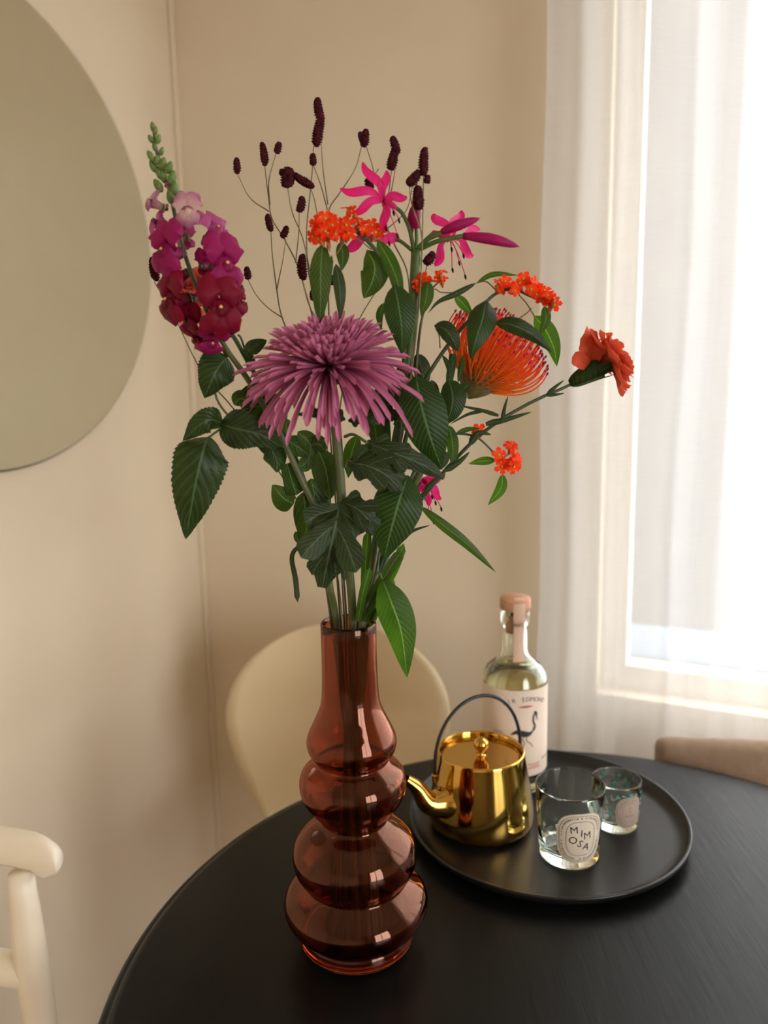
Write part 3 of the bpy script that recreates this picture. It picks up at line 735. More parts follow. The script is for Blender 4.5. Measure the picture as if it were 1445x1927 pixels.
def lobedleaf(par, L, wpx, mat):
    P = cr(wpts(L), 6); n = len(P) - 1; w_ = wpx * S; tot = sum((b - a).length for a, b in zip(P, P[1:]))
    gs = [bladegeo(P, w_ * .62, prof=lambda t: max(.06, sin(pi * min(1, t * 1.0) ** .8)) ** .6 * (1 + .07 * sin(t * 40)), fold=-.25, wav=.04, nu=n, k=1, nv=6, seed=wpx)]
    for t, ln, wd, ang in ((.14, .36, .30, .95), (.36, .46, .32, .62), (.62, .32, .24, .42)):
        p = P[int(t * n)]; T = (P[min(n, int(t * n) + 1)] - P[max(0, int(t * n) - 1)]).normalized(); sd = T.cross(CAM - p).normalized(); up = sd.cross(T)
        for sx in (-1, 1):
            k_ = 1 + random.uniform(-.15, .15); dv = (T * cos(ang) + sd * sx * sin(ang)).normalized(); e_ = p + dv * w_ * ln * 1.35 * k_
            q = [p - dv * w_ * .06 - up * .0006, p.lerp(e_, .5) + up * w_ * -.03 - up * .0004, e_ - up * w_ * .10 + T * w_ * .06]
            gs.append(bladegeo(q, w_ * wd * 1.25, prof=lambda t: (.35 + .75 * t) * (1 - max(0, (t - .55) / .45) ** 2.2) ** .5 * (1 + .06 * sin(t * 24)) + .02, fold=-.2, wav=.05, nu=10, nv=6, seed=ang * 9 + sx))
    j = join(gs); return mk('leaf', j[0], j[1], M[mat], par, j[2])
# ------------------------------------------------------------------ chrysanthemum
mum = flower('chrysanthemum', 'large dusty-pink spider chrysanthemum in the middle of the bouquet', stemL=[(622, 730, -.035), (628, 790, -.04), (638, 870, -.035), (645, 950, -.03), (656, 1060, -.02)], px=664, dm=-.008, r=4.6, mat='stemo', rt=4.2)
A = V((-.04, -.47, .88)).normalized(); C = W(620, 690, -.035)
X1 = A.cross(Z).normalized(); X2 = X1.cross(A)      # sideways, and down the front
if X2.z > 0: X2 = -X2
rr = random.Random(5)
NP = 470; extra = []
lathe('calyx', [(-.02, 0), (-.018, .008), (-.008, .016), (.0, .018), (.002, 0)], M['stemo'], mum, 20, C - A * .0)
STF = set(range(20, 20 + 175)) 
for i in range(NP):
    f_ = (i + .5) / NP; ph = i * 2.399963 + rr.uniform(-.15, .15)
    R_ = X1 * cos(ph) + X2 * sin(ph)
    th = radians(6 + 90 * f_ ** .62) + rr.uniform(-.09, .09)
    Ln = (.017 + .071 * f_ ** .9) * rr.uniform(.86, 1.10)
    fr_ = max(0, sin(ph))
    if f_ > .8: Ln *= rr.uniform(.85, 1.12) * (1 - .06 * fr_)
    if sin(ph) < 0: Ln *= 1 + .22 * sin(ph) * f_
    p = C + R_ * (.004 + .010 * f_) + A * (.012 * (1 - f_)); dv = (A * cos(th) + R_ * sin(th)).normalized()
    P = [p]; nseg = 5; grav = .02 + .20 * f_ ** 2.6 * (1.1 if sin(ph) > .2 else .9) * rr.uniform(.6, 1.4); inc = .30 * (1 - f_) ** 1.2
    for k in range(nseg):
        dv = (dv - Z * grav + A * inc * .5 - R_ * inc * .35).normalized(); p = p + dv * Ln / nseg; P.append(p)
    if i % 470 in STF: extra.append(bladegeo(P, .0056, prof='quill', nrm=A * .8 + R_ * -.2 if th < 1.2 else A, cup=1., nu=7, nv=4, k=3)); continue
    w_ = (.0036 + .0019 * f_) * rr.uniform(.85, 1.15)
    blade('petal', P, w_, M['mumin'] if f_ < .30 else M['mum'], mum, prof='quill', nrm=A * .8 + R_ * -.2 if th < 1.2 else A, cup=1., nu=7, nv=4, k=3)
j_ = join(extra); pm_ = mk('inner_petals', j_[0], j_[1], M['mum'], mum, j_[2]); pm_['kind'] = 'stuff'
for L, w_, m_, kw in [
    ([(650, 790, -.045), (610, 778, -.07), (560, 780, -.075)], 30, 'Lgrey', dict(prof='lobed', wav=.06)),
    ([(655, 792, -.03), (690, 788, -.05), (712, 800, -.05)], 26, 'Lgrey', dict(prof='lobed')),
    ([(640, 945, -.035), (632, 985, -.07), (620, 1040, -.075), (606, 1106, -.06)], 128, 'Lgrey', dict(prof='lobed')),
    ([(642, 944, -.035), (668, 955, -.055), (690, 975, -.06), (701, 1008, -.055)], 62, 'Lgrey', dict(prof='lobed', wav=.05, slantl=.5)),
    ([(655, 872, -.035), (690, 876, -.055), (728, 895, -.06), (758, 926, -.055)], 70, 'Lgrey', dict(prof='lobed', wav=.05, slantl=.55)),
    ([(690, 832, -.045), (735, 850, -.06), (790, 872, -.06), (836, 900, -.05)], 58, 'Lgrey', dict(prof='lobed', wav=.06, slantl=.5)),
    ([(592, 858, -.01), (606, 890, -.012), (618, 935, -.01)], 42, 'Lmid', dict(prof='lobed', wav=.04)),
    ([(640, 1030, -.02), (646, 1060, -.03), (648, 1095, -.03)], 16, 'Lgrey', dict(prof='oval')),
    ([(640, 900, -.01), (612, 925, 0), (606, 965, .005)], 34, 'Lgrey', dict(prof='lobed', wav=.05)),
    ([(690, 755, -.0), (722, 770, -.01), (748, 790, -.01)], 44, 'Lgrey', dict(prof='lobed', wav=.05)),
    ([(700, 740, .0), (735, 742, -.01), (765, 765, -.01)], 34, 'Lgrey', dict(prof='oval', wav=.05))]:
    if kw['prof'] == 'lobed': lobedleaf(mum, L, w_, m_)
    else: leaf(mum, L, w_, m_, nu=12, nv=8, **kw)
tube('leaf_stalk', wpts([(648, 822, -.035), (665, 818, -.04), (692, 834, -.046)]), .0016, M['stemo'], mum, 8)
tube('leaf_stalk', wpts([(648, 880, -.033), (656, 866, -.036), (672, 876, -.04)]), .0014, M['stemo'], mum, 8)

# ------------------------------------------------------------------ snapdragon
SP = [(289, 244), (296, 290), (316, 345), (345, 470), (385, 575), (425, 655), (470, 720), (532, 828), (566, 900), (606, 990), (614, 1050, .0), (622, 1110)]
SP = [(p[0], p[1], -.02 + (i > 8) * .01) for i, p in enumerate(SP)]
sn = flower('snapdragon', 'tall snapdragon spike fading from green buds through magenta to crimson', stemL=SP, px=632, dm=.004, r=3.7, rt=1.5, mat='stemo')
def blossom(px, py, size, tone, out, up=(0, 1), d=-.03, opened=1.):
    """a snapdragon blossom: tube from the stem, hooded two-lobed upper lip, three-lobed lower lip"""
    c = W(px, py, d); k = size * S
    o_ = V((out[0], -out[2] if len(out) > 2 else -.6, out[1])).normalized()
    upv = V((up[0], -.2, up[1])); 
    m = M[tone]
    k *= .93
    xs = o_.cross(upv).normalized(); uz = xs.cross(o_).normalized()
    base = c - o_ * k * .34
    b_ = tube('blossom', [base, base + o_ * k * .25, base + o_ * k * .48], lambda t: k * (.10 + .09 * t), m, sn, 10)
    tube('calyx', [base - o_ * k * .10, base + o_ * k * .02, base + o_ * k * .10], lambda t: k * (.055 + .085 * t), M['stem'], b_, 8)
    mouth = base + o_ * k * .46
    for sx in (-1, 1):
        P = [mouth + uz * k * .06 + xs * sx * k * .06 - o_ * k * .14, mouth + uz * k * (.22) + xs * sx * k * .14 + o_ * k * .06, mouth + uz * k * (.36 * opened + .06) + xs * sx * k * .22 + o_ * k * .0, mouth + uz * k * (.46 * opened) + xs * sx * k * (.34) - o_ * k * .13]
        blade('upper_lobe', P, k * .50, m, b_, prof=lambda t: (.45 + .9 * t) * (1 - max(0, (t - .62) / .38) ** 2.3) ** .5 + .01, nrm=o_ + uz * .3, cup=-.38, wav=.075, nu=12, nv=8, seed=px * .1 + sx)
    for sx in (-1, 0, 1):
        a = sx * .75
        dr = (-uz * cos(a) + xs * sin(a)).normalized()
        P = [mouth - uz * k * .02 - o_ * k * .1, mouth + o_ * k * .15 + dr * k * .08, mouth + o_ * k * .16 + dr * k * (.24 * opened + .03), mouth + o_ * k * .02 + dr * k * (.42 * opened + .03)]
        blade('lower_lobe', P, k * .34, m, b_, prof=lambda t: (.6 + .7 * t) * (1 - max(0, (t - .6) / .4) ** 2.2) ** .5 + .01, nrm=o_ * 1. + dr * .2, cup=-.5, wav=.075, nu=12, nv=8, seed=py * .1 + sx)
    v, f, u = lathegeo([(-.7, 0), (-.6, .5), (0, .95), (.5, .8), (.8, .35), (.86, 0)], 12)
    mm = axes(mouth + o_ * k * .09 - uz * k * .02, o_)
    mk('palate', [mm @ (V((x.x * 1.35, x.y, x.z)) * k * .115) for x in v], f, m, b_)
    v, f, u = lathegeo([(0, 0), (.1, .8), (.7, .7), (.9, 0)], 8); mm = axes(mouth + o_ * k * .13 + uz * k * .075, o_)
    mk('palate_spot', [mm @ (x * k * .045) for x in v], f, M['yellow'], b_)
for a in [
    (318, 352, 26, 'sn0', (.0, 1, .3), (0, 1), -.022, .4), (292, 384, 52, 'sn0', (-.9, .35, .4), (-.2, 1), -.02, .7), (366, 374, 36, 'sn0', (.4, .8, .3), (0, 1), .0, .6),
    (354, 402, 62, 'sn0', (.15, .0, 1), (0, 1), -.045, .9), (303, 422, 60, 'sn1', (-.8, .3, .3), (-.2, 1), -.0, 1), (401, 442, 74, 'sn1', (.6, .3, .5), (.1, 1), -.02, 1.),
    (321, 476, 84, 'sn2', (-.5, -.1, .9), (-.05, 1), -.045, 1.08), (416, 502, 90, 'sn2', (.6, -.1, .75), (.1, 1), -.045, 1.08), (340, 520, 64, 'sn2', (-.5, -.2, -.2), (0, 1), .01, 1),
    (334, 566, 88, 'sn3', (-.7, -.2, .7), (-.05, 1), -.042, 1.08), (362, 606, 58, 'sn3', (-.2, -.3, .6), (.1, 1), -.03, 1.), (446, 572, 50, 'sn3', (.8, .1, .4), (.2, 1), -.03, 1.), (350, 448, 46, 'sn1', (-.1, 0, -.3), (0, 1), .005, 1.), (412, 584, 94, 'sn3', (.35, -.15, 1), (.05, 1), -.055, 1.1), (438, 540, 62, 'sn3', (.8, .0, .1), (.1, 1), -.01, 1.),
    (396, 634, 76, 'sn2', (.2, -.7, .6), (.3, 1), -.04, .95), (376, 628, 62, 'sn3', (-.5, -.7, .4), (-.2, 1), -.03, .9), (430, 606, 56, 'sn3', (.7, -.3, .5), (0, 1), -.04, .9), (385, 500, 52, 'sn2', (.1, .1, -.6), (0, 1), .01, .9)]:
    blossom(*a)
def budgeo(c, ax, ln, w_, seg=10):
    v, f, u = lathegeo([(0, 0), (.06, .45), (.25, .9), (.5, 1), (.78, .75), (.95, .3), (1, 0)], seg); mm = axes(c, ax)
    return [mm @ V((x.x * w_, x.y * w_, x.z * ln)) for x in v], f, u
for i, (x, y, l_, dx) in enumerate([(288, 240, 16, -.1), (293, 246, 13, .3), (284, 262, 14, -.6), (298, 262, 15, .5), (291, 276, 14, 0), (284, 294, 18, -.7), (304, 285, 14, .7), (296, 302, 15, 0), (289, 314, 20, -.6), (306, 308, 20, .7), (300, 326, 21, -.3), (318, 316, 20, .7), (308, 332, 22, -.2), (324, 336, 24, .5), (298, 350, 22, -.7), (328, 358, 24, .4), (334, 372, 20, .3), (322, 372, 24, -.2)]):
    c = W(x, y, -.022 - .006 * (i % 2)); ax = V((dx * .8, -.35, 1)).normalized()
    v, f, u = budgeo(c - ax * l_ * S * .5, ax, l_ * S * 1.05, l_ * S * .30); mk('bud', v, f, M['bud'], sn, u)
for L, w_, m_, kw in [
    ([(571, 925), (574, 960), (576, 1000), (572, 1040)], 42, 'Lsnap', {}), ([(553, 948), (534, 938), (512, 912)], 40, 'Lmid', dict(prof='drop')),
    ([(508, 838), (520, 865), (521, 890)], 40, 'Lsnap', dict(serr=.1)), ([(536, 826), (562, 842), (588, 862)], 34, 'Lsnap', {}), ([(578, 838), (600, 836), (612, 850)], 30, 'Lsnap', dict(prof='oval')),
    ([(540, 872), (548, 900), (558, 932)], 30, 'Lsnap', dict(prof='strap')), ([(570, 1030), (556, 1034), (549, 1052), (556, 1090), (560, 1134)], 9, 'Lgrey', dict(prof='strap')),
    ([(440, 762), (455, 750), (482, 770)], 30, 'Lmid', {}), ([(560, 880), (575, 872), (585, 850)], 26, 'Lmid', {}), ([(502, 812), (512, 846), (518, 880)], 30, 'Lserr', {}),
    ([(588, 930), (600, 960), (598, 1000)], 40, 'Lsnap', {}), ([(432, 672), (424, 662), (416, 655)], 10, 'Lsnap', {}), ([(545, 790), (538, 800), (548, 826)], 16, 'Lbright', {}),
    ([(470, 720), (500, 735), (520, 760)], 34, 'Lsnap', {}), ([(560, 812), (584, 838), (578, 884)], 32, 'Lmid', {}), ([(598, 846), (612, 880), (622, 940)], 46, 'Lmid', dict(prof='oval')), ([(535, 800), (500, 765), (452, 772)], 50, 'Lsnap', dict(prof='oval', wav=.04)), ([(585, 900), (592, 940), (584, 985)], 36, 'Lsnap', {}), ([(600, 985), (596, 1010), (604, 1040)], 26, 'Lmid', {}), ([(556, 1000), (562, 1015), (575, 1030)], 14, 'Lmid', {})]:
    leaf(sn, L, w_, m_, d=-.015, **kw)

# ------------------------------------------------------------------ coral rose behind the snapdragon
rs = flower('coral_rose', 'salmon-coral rose half hidden behind the snapdragon, with toothed leaves', stemL=[(374, 560, .03), (430, 620, .03), (466, 680, .02), (500, 740, .01), (530, 800, .005), (570, 900, .005), (600, 1000, .005)], px=625, dm=.012, r=3.2, rt=2.2, mat='stemd')
rc = W(374, 556, .025); ra = V((-.15, -.55, .8)).normalized(); rx = ra.orthogonal().normalized(); ry = ra.cross(rx)
for i in range(26):
    f_ = i / 25; ph = i * 2.4; R_ = rx * cos(ph) + ry * sin(ph); L = .012 + .018 * f_; op = .15 + .95 * f_
    P = [rc - ra * .012 + R_ * .002, rc + R_ * (.004 + .010 * f_) + ra * L * .3, rc + R_ * (.004 + .018 * op * f_) + ra * L * (.85 - .35 * f_), rc + R_ * (.003 + .026 * op * f_) + ra * L * (1.05 - .75 * f_)]
    blade('petal', P, .016 + .014 * f_, M['coral'], rs, prof='spoon', nrm=ra * .8 - R_ * .6, cup=.3, wav=.02, nu=8, nv=6)
for x, y in ((345, 603), (372, 598)): leaf(rs, [(x + 8, y - 18, .02), (x, y, .02), (x - 6, y + 8, .02)], 24, 'coral', prof='spoon')
for L, w_, kw in [
    ([(391, 822, -.02), (382, 850, -.05), (366, 920, -.055), (350, 1014, -.04)], 84, dict(prof='drop', serr=.09, nu=84, wav=.03, fold=-.3)),
    ([(418, 797, -.02), (398, 790, -.035), (375, 800, -.04), (344, 830, -.035)], 40, dict(prof='drop', serr=.10, nu=84, wav=.04, fold=-.3)),
    ([(412, 797, -.02), (450, 808, -.045), (490, 818, -.045), (532, 842, -.03)], 62, dict(prof='drop', serr=.09, nu=84, wav=.03)),
    ([(428, 672, -.01), (412, 690, -.03), (398, 716, -.035), (384, 750, -.025)], 62, dict(prof='drop', serr=.09, nu=84, wav=.03)),
    ([(463, 666, .0), (476, 654, -.01), (502, 640, -.01)], 24, dict(prof='oval')),
    ([(470, 700, .0), (470, 676, -.01), (450, 655, -.01)], 16, dict(prof='oval')),
    ([(520, 800, .0), (505, 830, -.01), (512, 866, -.01)], 44, dict(prof='drop', serr=.1, wav=.04)),
    ([(520, 770, .0), (480, 740, -.01), (445, 745, -.01)], 40, dict(prof='drop', serr=.08, wav=.04)),
    ([(530, 775, .0), (505, 790, -.015), (476, 788, -.02)], 46, dict(prof='drop', serr=.08, wav=.04))]:
    leaf(rs, L, w_, 'Lserr', **kw)
for L in ([(530, 845, -.005), (480, 815, -.02), (430, 798, -.022), (408, 812, -.022), (392, 824, -.02)], [(530, 845, -.005), (470, 800, -.015), (436, 788, -.02), (405, 740, -.02), (425, 680, -.01)], [(470, 690, .02), (455, 640, .01), (448, 630, .01)]):
    tube('leaf_stalk', wpts(L), .0012, M['stemo'], rs, 8)

# ------------------------------------------------------------------ nerines
def nflower(par, base, tips, w_=22, d=0., stam=True, mat='nerine', bend=.16, throat=None):
    b = W(base[0], base[1], d); fl = tube('floret', [b, b + (W(*(throat or base), d - .008) - b) * .6 + V((0, -.003, 0)), (W(*throat, d - .01) if throat else b + V((0, -.006, 0)))], lambda t: .0028 + .0022 * t, M['nerine'], par, 8)
    t0 = W(*(throat or base), d - .008)
    for i, tp_ in enumerate(tips):
        e_ = W(tp_[0], tp_[1], d + (tp_[2] if len(tp_) > 2 else -.015)); m_ = t0.lerp(e_, .5); n_ = (e_ - t0).cross(V((0, 1, 0))).normalized() * (e_ - t0).length
        m1 = t0.lerp(e_, .35) + V((0, -.008, 0)) + n_ * bend * (1 if i % 2 else -1) * .6; m2 = t0.lerp(e_, .75) + V((0, -.004, 0)) - n_ * bend * (1 if i % 2 else -1) * .2
        blade('petal', [t0, m1, m2, e_], w_ * S, M[mat], fl, prof='petal', cup=.35, fold=.05, wav=.05, nu=12, nv=6, seed=i)
    if stam:
        for i in range(5):
            e_ = t0 + V((rr.uniform(-.004, .016), -.022, -.012 - .007 * i)); tube('stamen', [t0, t0.lerp(e_, .5) + V((0, -.008, .001)), e_], .0005, M['nerine'], fl, 6)
            g_ = budgeo(e_, V((.2, 0, -1)), .006, .0012, 6); mk('anther', g_[0], g_[1], M['burg'], fl)
ne = flower('nerine', 'hot-pink nerine with an open flower and several closed buds on its thick stem', stemL=[(783, 470, .0), (778, 560, .0), (768, 680, .005), (752, 800, .01), (726, 930, .01), (708, 1030, .005), (697, 1110, .0)], px=688, dm=.006, r=6.2, rt=5.2, mat='stem', sides=14)
nflower(ne, (743, 389), [(682, 305), (727, 321), (640, 355), (766, 371), (662, 402), (722, 436)], 15, -.01, throat=(722, 380))
nflower(ne, (722, 447), [(650, 470, 0), (690, 452, 0), (752, 452, 0)], 18, .012, stam=False, throat=(705, 446))
nflower(ne, (815, 438), [(815, 402, .03), (868, 396, .03), (903, 432, .03), (890, 483, .03), (818, 500, .03), (850, 440, .02)], 16, .05, throat=(846, 448))
for L, w_ in (([(783, 430, -.002), (783, 395, -.005), (784, 345, -.002)], 13), ([(774, 438, .004), (773, 415, .004), (776, 386, .006)], 10), ([(832, 436, -.01), (862, 424, -.02), (903, 411, -.022)], 14), ([(872, 444, -.012), (925, 450, -.022), (977, 464, -.02)], 15)):
    w0 = w_ * S * .5
    tube('bud', wpts(L), lambda t: w0 * (.75 + .5 * sin(pi * min(1, t * 1.1)) ** 1.2) * (1 - max(0, (t - .8) / .2) ** 2 * .85), M['nbud'], ne, 10)
for L, w_ in (([(778, 468), (770, 430), (757, 402), (744, 390)], 2.6), ([(782, 468), (784, 450), (783, 428)], 2.4), ([(778, 468), (775, 452), (774, 436)], 2.), ([(786, 468), (805, 450, -.006), (833, 437, -.01)], 3.2), ([(788, 470), (820, 455, -.008), (850, 448, -.012), (873, 444, -.013)], 3.), ([(774, 470), (750, 452, .008), (722, 447, .012)], 2.4), ([(788, 468, .01), (800, 452, .03), (815, 438, .05)], 2.2)):
    tube('flower_stalk', wpts(L), w_ * 1e-3 * .8, M['stem'], ne, 10)
for L, w_ in (([(698, 1168, -.018), (706, 1120, -.02), (730, 1075, -.022), (757, 1036, -.02)], 19), ([(702, 1165, -.012), (722, 1110, -.014), (742, 1070, -.016), (760, 1022, -.014)], 15), ([(674, 1170, -.02), (682, 1120, -.024), (696, 1068, -.024)], 14), ([(686, 1170, -.02), (700, 1140, -.022), (716, 1112, -.02)], 13), ([(690, 1172, -.018), (702, 1158, -.02), (711, 1144, -.02)], 9), ([(690, 1170, .002), (715, 1130, 0), (742, 1092, 0)], 14), ([(684, 1160, .004), (688, 1060, .004), (692, 1000, .006)], 15), ([(700, 1166, -.01), (716, 1135, -.012), (712, 1148, -.01)], 6), ([(696, 1160, .0), (712, 1140, -.002), (722, 1118, 0)], 12)):
    leaf(ne, L, w_, 'Lmid' if w_ not in (15, 14) else 'Lbright', prof='strap', fold=.3, bow=0)
n2 = flower('nerine', 'pink nerine low at the right, mostly hidden behind the large dark leaves', stemL=[(790, 905, .05), (765, 960, .04), (730, 1040, .02), (706, 1110, .012)], px=684, dm=.016, r=4, mat='stem')
nflower(n2, (792, 905), [(822, 880), (808, 900), (838, 892), (830, 940), (806, 952), (790, 925)], 15, .05, throat=(800, 905))
nflower(n2, (745, 880), [(735, 865), (752, 872), (742, 895)], 12, .05, stam=False)

# ------------------------------------------------------------------ orange euphorbia sprays
def floretgeo(k):
    out = []
    for i in range(5):
        a = 2 * pi * i / 5; dv = V((cos(a), sin(a), 0))
        out.append(bladegeo([dv * .12 * k, dv * .5 * k + Z * .10 * k, dv * k + Z * .02 * k], .78 * k, prof='spoon', nrm=Z, cup=.2, nu=4, nv=4, k=2, off=0))
    return join(out)
fg = floretgeo(.0076); fme = bpy.data.meshes.new('floret'); fme.from_pydata([tuple(v) for v in fg[0]], [], fg[1]); fme.materials.append(M['orange'])
ul = fme.uv_layers.new(name='UVMap'); ul.data.foreach_set('uv', [x for p in fme.polygons for vi in p.vertices for x in fg[2][vi]]); fme.polygons.foreach_set('use_smooth', [True] * len(fme.polygons))
eg = lathegeo([(-.0006, 0), (0, .0010), (.0012, .0011), (.0018, 0)], 8); eme = bpy.data.meshes.new('floret_eye'); eme.from_pydata([tuple(v) for v in eg[0]], [], eg[1]); eme.materials.append(M['yellow'])
tg = lathegeo([(-.0105, .0006), (-.008, .0010), (-.005, .0022), (-.001, .0016), (0, .0008)], 8); tme = bpy.data.meshes.new('floret_tube'); tme.from_pydata([tuple(v) for v in tg[0]], [], tg[1]); tme.materials.append(M['oranget'])
for q in (eme, tme): q.polygons.foreach_set('use_smooth', [True] * len(q.polygons))
def florets(par, L, d=0., k=1., stalkto=None):
    for p in L:
        x, y = p[0], p[1]; fx, fz, fy = p[2:5] if len(p) > 4 else (rr.uniform(-.6, .6), rr.uniform(-.2, 1), rr.uniform(.3, 1.))
        c = W(x, y, d + rr.uniform(-.008, .008)); m_ = axes(c, V((fx, -fy, fz)), V((rr.uniform(-1, 1), .3, rr.uniform(-1, 1)))) @ Matrix.Scale(k * rr.uniform(.85, 1.15), 4)
        fo = link('floret', fme, par, None); fo.matrix_basis = m_; fo.matrix_parent_inverse = WM(par).inverted()
        for me_, nm in ((eme, 'floret_eye'), (tme, 'floret_tube')):
            e_ = bpy.data.objects.new(nm, me_); COL.objects.link(e_); e_.parent = fo
        if stalkto:
            s_ = min(stalkto, key=lambda q: (q[0] - x) ** 2 + (q[1] - y) ** 2); a_ = m_ @ V((0, 0, -.010))
            tube('flower_stalk', [W(s_[0], s_[1], d), W(s_[0], s_[1], d).lerp(a_, .6), a_], .0006, M['oranget'], par, 6, k=2)
E1 = [(606, 462), (610, 446), (626, 432), (655, 428), (690, 452), (720, 490), (742, 540), (757, 610), (760, 700), (752, 800), (738, 900), (715, 1010), (700, 1100)]
e1 = flower('euphorbia_spray', 'orange euphorbia spray arching left above the chrysanthemum with long hanging leaves', 'flower', 'orange euphorbia sprays', [(a, b, -.03 + .025 * (i > 7)) for i, (a, b) in enumerate(E1)], 680, -.004, 2.6, 'stemd', 1.5)
florets(e1, [(598, 420), (612, 412), (626, 424), (604, 436), (618, 440), (594, 432), (610, 428), (630, 440), (590, 445), (622, 412), (636, 420), (600, 450), (618, 452), (612, 436, 0, .2, 1), (606, 424, -.3, .3, 1), (624, 434, .3, .1, 1), (645, 432), (652, 424), (655, 440), (648, 444)], -.045, 1.12, [(612, 446), (640, 436)])
florets(e1, [(655, 393, 0, 1, .2), (668, 400, .3, 1, .3), (676, 418), (684, 432), (680, 424), (700, 424), (712, 432), (706, 438), (690, 436), (718, 434), (662, 398)], -.03, 1.0, [(690, 452), (700, 455)])
for L, w_, m_, kw in [
    ([(607, 458, -.03), (604, 500, -.035), (603, 550, -.035), (602, 612, -.03)], 36, 'Lmid', {}), ([(625, 480, -.02), (612, 520, -.025), (604, 560, -.03), (608, 620, -.03)], 20, 'Lmid', {}),
    ([(632, 496, -.03), (640, 550, -.035), (640, 606, -.03)], 20, 'Lgrey', dict(prof='lance')), ([(640, 455, -.01), (645, 480, -.01), (643, 510, -.01)], 22, 'Lmid', {}),
    ([(690, 470, -.02), (705, 500, -.03), (700, 530, -.03), (684, 562, -.025)], 44, 'Lmid', dict(prof='oval', fold=-.5)), ([(709, 450, -.03), (732, 490, -.035), (748, 530, -.035), (757, 578, -.03)], 25, 'Lbright', {}),
    ([(742, 535, -.04), (750, 575, -.05), (756, 620, -.05), (756, 668, -.04)], 50, 'Lvein', {}), ([(722, 570, -.01), (714, 595, -.01), (718, 622, -.01)], 13, 'Lmid', {}),
    ([(783, 706, -.04), (792, 760, -.055), (812, 830, -.055), (832, 884, -.04)], 78, 'Lvein', dict(prof='lance')), ([(768, 894, -.03), (752, 940, -.05), (735, 1000, -.05), (722, 1055, -.04)], 84, 'Lvein', dict(prof='lance')),
    ([(719, 1089, -.03), (735, 1130, -.05), (755, 1190, -.052), (766, 1276, -.045)], 60, 'Lbright', dict(prof='lance', wav=.02, fold=-.5, nu=20)), ([(790, 952, -.01), (830, 985, -.02), (880, 1025, -.02), (934, 1078, -.01)], 19, 'Lmid', dict(fold=-.6)),
    ([(688, 800, .0), (700, 780, -.005), (712, 850, .0)], 34, 'Lmid', {}), ([(700, 830, .01), (690, 860, .0), (668, 880, .0)], 30, 'Lmid', {}), ([(740, 770, .0), (748, 790, 0), (740, 800, .0)], 20, 'Lbright', {}),
    ([(755, 680, .0), (765, 720, 0), (780, 760, .0)], 30, 'Lmid', {}), ([(730, 905, .01), (720, 960, .01), (702, 1010, .01)], 30, 'Lmid', {}), ([(700, 740, .01), (715, 800, .01), (735, 850, .01)], 40, 'Lvein', {}), ([(672, 820, .01), (660, 860, .01), (655, 900, .01)], 30, 'Lmid', {})]:
    leaf(e1, L, w_, m_, **kw)
tube('leaf_stalk', wpts([(702, 1100, -.02), (707, 1082, -.025), (714, 1077, -.03), (719, 1090, -.03)]), .0009, M['stemo'], e1, 8)
tube('twig', wpts([(700, 470, -.028), (660, 445, -.03), (632, 480, -.03)]), .0006, M['stemr'], e1, 6)
E2 = [(1042, 578), (1020, 568), (995, 556), (965, 544), (935, 552), (915, 568), (885, 600), (850, 640), (815, 690), (790, 735), (770, 800), (750, 880), (722, 990), (702, 1090)]
e2 = flower('euphorbia_spray', 'orange euphorbia spray arching right over the pincushion flower', 'flower', 'orange euphorbia sprays', [(a, b, -.015 + .01 * (i > 8)) for i, (a, b) in enumerate(E2)], 676, .004, 2.4, 'stemd', 1.1)
florets(e2, [(938, 532), (944, 540), (950, 530), (940, 545), (960, 540), (972, 542), (968, 548), (985, 525), (992, 530), (1004, 532), (1008, 540), (1012, 546), (1018, 552), (1024, 548), (1030, 556), (1036, 560), (1040, 568), (1044, 574), (1028, 564), (1020, 560), (1034, 574), (1010, 554), (1000, 545), (1042, 562)], -.02, 1., [(940, 551), (965, 546), (995, 556), (1015, 565), (1035, 575)])
for L, w_, m_, kw in [
    ([(897, 532, -.005), (860, 552, -.01), (825, 568, -.01), (805, 590, -.01)], 10, 'Lgrey', dict(prof='lance', fold=-.6)), ([(898, 531, -.005), (930, 516, -.01), (976, 518, -.01)], 9, 'Lmid', {}),
    ([(856, 556, .0), (870, 570, 0), (890, 594, .0)], 18, 'Lbright', {}), ([(915, 564, -.02), (908, 600, -.045), (895, 640, -.052), (885, 677, -.048)], 48, 'Lvein', dict(prof='lance', fold=-.4)),
    ([(817, 612, -.03), (838, 620, -.042), (852, 638, -.045), (862, 662, -.04)], 27, 'Lgrey', dict(prof='oval')), ([(930, 607, -.03), (965, 612, -.05), (1005, 632, -.05), (1040, 664, -.04)], 27, 'Lgrey', dict(prof='lance', fold=-.5)),
    ([(1024, 576, -.01), (1027, 600, -.012), (1016, 630, -.01)], 17, 'Lmid', {}), ([(1005, 594, .005), (1026, 620, .0), (1042, 655, .0), (1048, 690, .005)], 33, 'Lbright', dict(fold=-.4)),
    ([(843, 712, -.01), (852, 745, -.02), (848, 775, -.02), (838, 798, -.015)], 42, 'Lvein', dict(prof='oval')), ([(784, 665, .0), (795, 700, .0), (798, 740, .0)], 30, 'Lgrey', {}), ([(812, 715, .0), (815, 740, 0), (822, 770, .0)], 22, 'Lgrey', {})]:
    leaf(e2, L, w_, m_, **kw)
for L in ([(932, 545, -.015), (915, 530, -.01), (897, 532, -.005)], [(970, 548, -.01), (990, 570, 0), (1006, 596, .005)], [(828, 655, -.012), (826, 630, -.015), (818, 613, -.02)], [(960, 610, -.005), (990, 590, .0), (1000, 580, 0)]): tube('twig', wpts(L), .0007, M['stemr'], e2, 6)
E3 = [(828, 528), (812, 545), (802, 570), (792, 610), (786, 660), (780, 730), (766, 820), (740, 920), (714, 1020), (698, 1100)]
